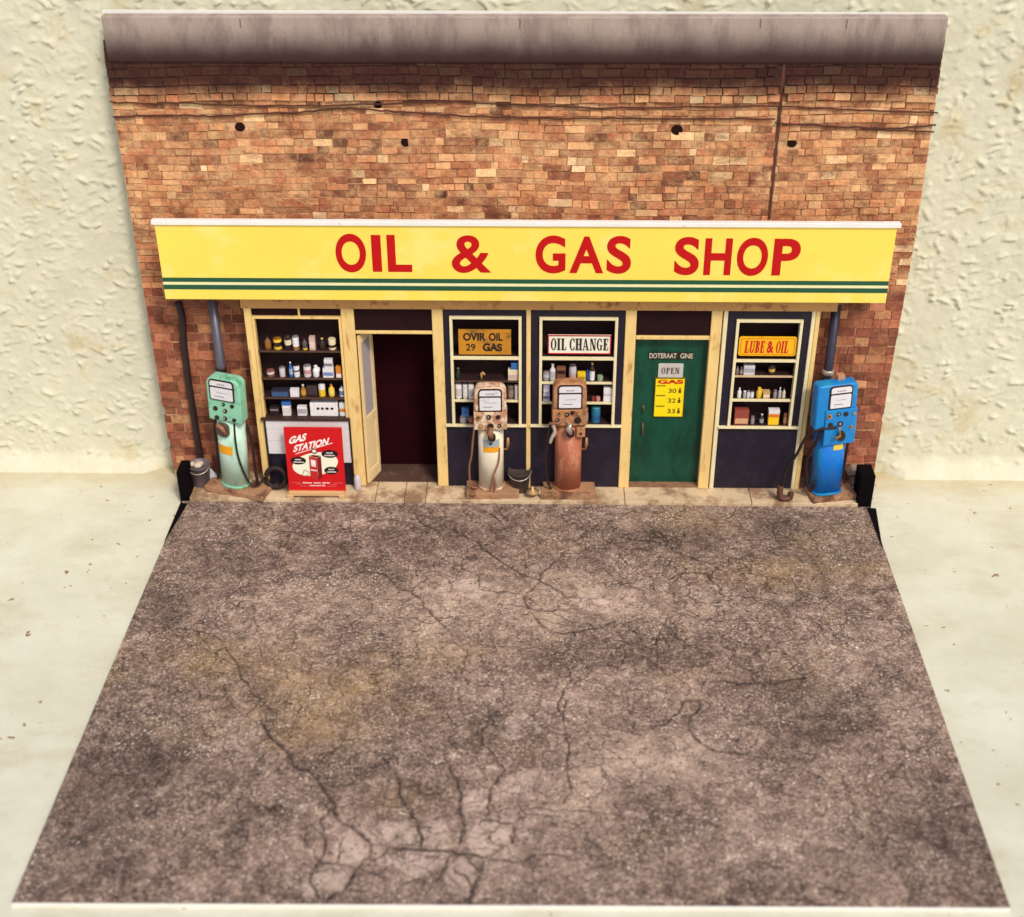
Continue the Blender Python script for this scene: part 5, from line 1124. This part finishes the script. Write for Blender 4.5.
# sill
G('box',270,279.2,406.2,'L4','low black box with grey print on the sill of the large window','box',(40,26,28),GRY,None,(.6,.8))
G('box',282,290.2,401.4,'L4','white carton with a bright blue top on the sill','carton',WHT,(214,206,200),BLU,(.2,.6))
G('box',297.4,306.6,406,'L4','small white card box with grey print on the sill','box',(226,222,224),(170,166,170),None,(.3,.8))
G('box',310,337.6,402.2,'L4','wide white box with a row of dark badges on the sill','box',(238,234,232),None,None)
bdg = bpy.data.objects[-1] if False else None
G('box',339.4,346.2,402.4,'L4','white carton with orange print beside the wide white box','carton',WHT,ORG,None,(.35,.6))
wide = [o_ for o_ in COL.objects if o_.get('label') == 'wide white box with a row of dark badges on the sill'][0]
db = MB(); yb_ = Y_IT-.003; zq_ = Zz(324,408.5,Y_IT)
for px, r in ((318,.02), (322.4,.02), (327,.022), (332,.02)): db.disc_y(X(px,408,Y_IT), zq_, yb_-.002, yb_+.004, r, 10, 0, .017)
obj('badge', db, ink, parent=wide)
# gold sign window
G('bottle',456,460.4,367.5,'A1','dark green bottle on the upper shelf below the gold sign','bottle',(30,48,36),None,(150,120,70))
G('tap',479.6,485,371.5,'A1','little brass tap standing alone on the upper shelf below the gold sign','tap',(190,150,96))
G('box',508,518,368.6,'A1','cream carton with pinkish print under a blue box below the gold sign','carton',CRM,PNK,None,(.15,.55))
zb_ = Zz(514,369.9,Y_IT)+.002
G('box',511,517.8,362,'A1','little bright blue box on top of the cream carton','box',BLU,None,None,base=zb_)
G('can',455.2,461.6,384,'A2','white can in a row of three, farthest from the white pump','can',WHT,(206,198,198),None)
G('can',462.6,467.4,384,'A2','thin white can in the middle of a row of three beside the white pump','can',(218,212,212),(232,228,228),None)
G('can',468,473.8,384,'A2','white can in a row of three, half behind the head of the white pump','can',(232,228,226),(200,194,196),None)
G('can',507,513.6,385.5,'A2','brownish grey can half hidden behind the white pump head','can',(112,90,84),(140,120,112),None)
G('can',514.4,518.6,385,'A2','narrow pale can against the window frame beside the white pump','can',(206,200,200),None,None)
G('box',461.6,469,407.5,'A3','bright blue carton on the sill beside the white pump','carton',BLU,(80,130,196),None,(.2,.6),dy=.03)
G('jar',459.6,466.4,416.5,'A3','clear grey glass jar in front of the bright blue carton','jar',(150,146,148),None,GRY,dy=-.035)
G('box',468.6,472.8,417,'A3','copper coloured block on the sill touching the white pump','block',(176,112,76),None,None)
# oil change window
G('can',543.2,549.2,371.6,'B1','short grey can at the frame on the shelf below the oil change sign','can',(150,148,156),(190,190,200),GRY,(.4,.7))
G('bottle',549.6,555.8,364,'B1','tall crinkled white bottle on the shelf below the oil change sign','bottle',(212,206,206),(186,180,184),WHT)
G('box',556.6,565.6,366.6,'B1','brown box with a dark label on the shelf below the oil change sign','box',BRN,DRK,None,(.55,.8))
G('jar',569,576.6,363.6,'B1','grey white jar with a dark lid on the shelf below the oil change sign','jar',(190,184,190),PNK,(76,62,66),(.1,.4))
G('box',577.4,585.6,372.2,'B1','small yellow box on the shelf below the oil change sign','box',(240,200,40),(190,150,40),None,(.3,.6))
G('bottle',585.8,589.2,369.4,'B1','thin dark blue bottle beside the small yellow box','bottle',(34,70,130),None,(60,100,160))
G('bottle',589.6,595,362.6,'B1','dark bottle with a white label and gold cap','bottle',(58,38,34),WHT,(212,170,90),(.05,.56))
G('can',597.2,603,375.8,'B1','small pale green tin near the end of the shelf below the oil change sign','tin',(136,160,120),None,None)
G('box',543.2,549.8,392.6,'B2','white box with a violet print under another violet box beside the rusty pump','box',(206,204,220),(120,110,160),None,(.3,.7))
zb_ = Zz(546,393.6,Y_IT)+.002
G('box',543.4,549.6,382.6,'B2','violet and white box stacked on a paler box beside the rusty pump','box',(170,164,196),(214,210,222),None,(.1,.45),base=zb_)
G('can',591.4,595,396.4,'B2','tiny dark red tin on the middle shelf beside the rusty pump','tin',(132,50,46),None,None)
G('can',595.6,600.2,396.8,'B2','tiny pinkish tin on the middle shelf beside the white box','tin',(184,120,110),None,None)
G('box',603.6,612.4,387.2,'B2','white box with a grey band on the middle shelf beside the rusty pump','box',(232,226,228),(196,190,196),None,(.45,.6))
G('jar',584.6,588.4,407.6,'B3','thin clear jar between the rusty pump and the teal can','jar',(96,92,98),(150,150,156),GRY)
G('can',591.2,600.6,407.6,'B3','large teal can with a blue band on the sill beside the rusty pump','can',TEA,(26,84,140),(70,140,150),(.15,.5))
# lube and oil window
G('bottle',735.8,739.2,366,'C1','thin smoky bottle at the frame on the top shelf below the lube and oil sign','bottle',(120,104,100),None,GRY)
G('bottle',739.8,743,366.4,'C1','thin smoky bottle touching the white box below the lube and oil sign','bottle',(104,90,88),(160,148,140),GRY)
G('box',743.8,754.8,364.6,'C1','white box with grey print on the top shelf below the lube and oil sign','box',(206,202,206),(166,162,168),None,(.3,.7))
G('jar',769,775.6,364.2,'C1','dark jar with a gold label on the top shelf below the lube and oil sign','jar',(52,40,36),(200,160,60),DRK,(.3,.6))
G('bottle',737.6,741.6,387.6,'C2','white bottle nearest the green door on the middle shelf','bottle',(222,220,220),None,WHT)
G('jar',743,746.4,390.6,'C2','small grey jar beside the white bottle nearest the green door','jar',(168,162,166),None,WHT)
G('jar',746.8,750,390.2,'C2','small white jar in the middle of a row of three jars','jar',(214,210,212),None,GRY)
G('jar',750.4,754,389.6,'C2','small milky jar of a row of three, next to the yellow jug','jar',(190,188,194),(226,224,226),DRK)
G('jug',756.6,762.2,387.6,'C2','yellow jug on the middle shelf below the lube and oil sign','jug',(226,180,54),None,YLW)
G('box',763,769.8,390.6,'C2','tan box with cream print beside the yellow jug','box',(196,160,110),CRM,None,(.2,.6))
G('jar',773.4,777,389.6,'C2','smoky glass jar beside the tan box on the middle shelf','jar',(150,140,136),None,GRY)
G('bottle',778.4,781.8,387,'C2','white capped clear bottle in a pair at the blue pump end','bottle',(176,170,170),None,WHT)
G('bottle',782.4,785.8,388.2,'C2','cream bottle with a brown cap in a pair at the blue pump end','bottle',(206,196,180),None,BRN)
G('box',734.8,749,409.6,'C3','red brown picture carton with a cream panel on the sill by the green door','carton',(150,70,58),(206,160,120),None,(.1,.45))
G('jar',750.6,754.6,416,'C3','little grey jar beside the red brown picture carton','jar',(140,130,132),None,GRY)
G('bottle',759.6,764.2,414,'C3','dark bottle with a white cap on the sill below the lube and oil sign','bottle',(58,48,52),(150,150,156),WHT)
G('box',768.8,779.4,409.6,'C3','yellow carton with a red and white top on the sill','carton',(244,196,30),(226,120,40),WHT,(.55,.75))
G('can',783.6,787.2,413,'C3','small brown can at the blue pump end of the sill','can',(120,76,56),(160,110,84),None)

#MARK_LIGHT
# ================================================================== LIGHT AND CAMERA
w = bpy.data.worlds.new('World'); SC.world = w; w.use_nodes = True; nt = w.node_tree
sky = nt.nodes.new('ShaderNodeTexSky'); sky.sky_type = 'NISHITA'; sky.sun_disc = False
EL, AZ = R(50), R(30)                   # elevation; azimuth from straight in front towards +X
sky.sun_elevation = EL; sky.sun_rotation = math.pi - AZ; sky.air_density = 1.; sky.dust_density = 3.
bgn = nt.nodes['Background']; nt.links.new(sky.outputs[0], bgn.inputs[0]); bgn.inputs[1].default_value = .12
sd_ = bpy.data.lights.new('sun', 'SUN'); sd_.energy = 2.0; sd_.angle = R(11); sd_.color = (1, .93, .80)
so = bpy.data.objects.new('sun', sd_); COL.objects.link(so)
dirv = Vector((math.sin(AZ)*math.cos(EL), -math.cos(AZ)*math.cos(EL), math.sin(EL)))
so.rotation_euler = dirv.to_track_quat('Z', 'Y').to_euler(); so.location = (4, -12, 14)
cd = bpy.data.cameras.new('camera'); co = bpy.data.objects.new('camera', cd); COL.objects.link(co)
M = Matrix((RT, UP, -FW)).transposed().to_4x4(); M.translation = CAM; co.matrix_world = M
cd.sensor_fit = 'HORIZONTAL'; cd.sensor_width = 36; cd.lens = F_PX/1024*36; cd.clip_end = 400; cd.clip_start = .1
cd.dof.use_dof = True; cd.dof.focus_distance = 16.6; cd.dof.aperture_fstop = .36
SC.camera = co
SC.view_settings.view_transform = 'Standard'; SC.view_settings.look = 'None'; SC.view_settings.exposure = .15; SC.view_settings.gamma = 1
SC.render.engine = 'CYCLES'; SC.cycles.use_denoising = True; SC.cycles.max_bounces = 6
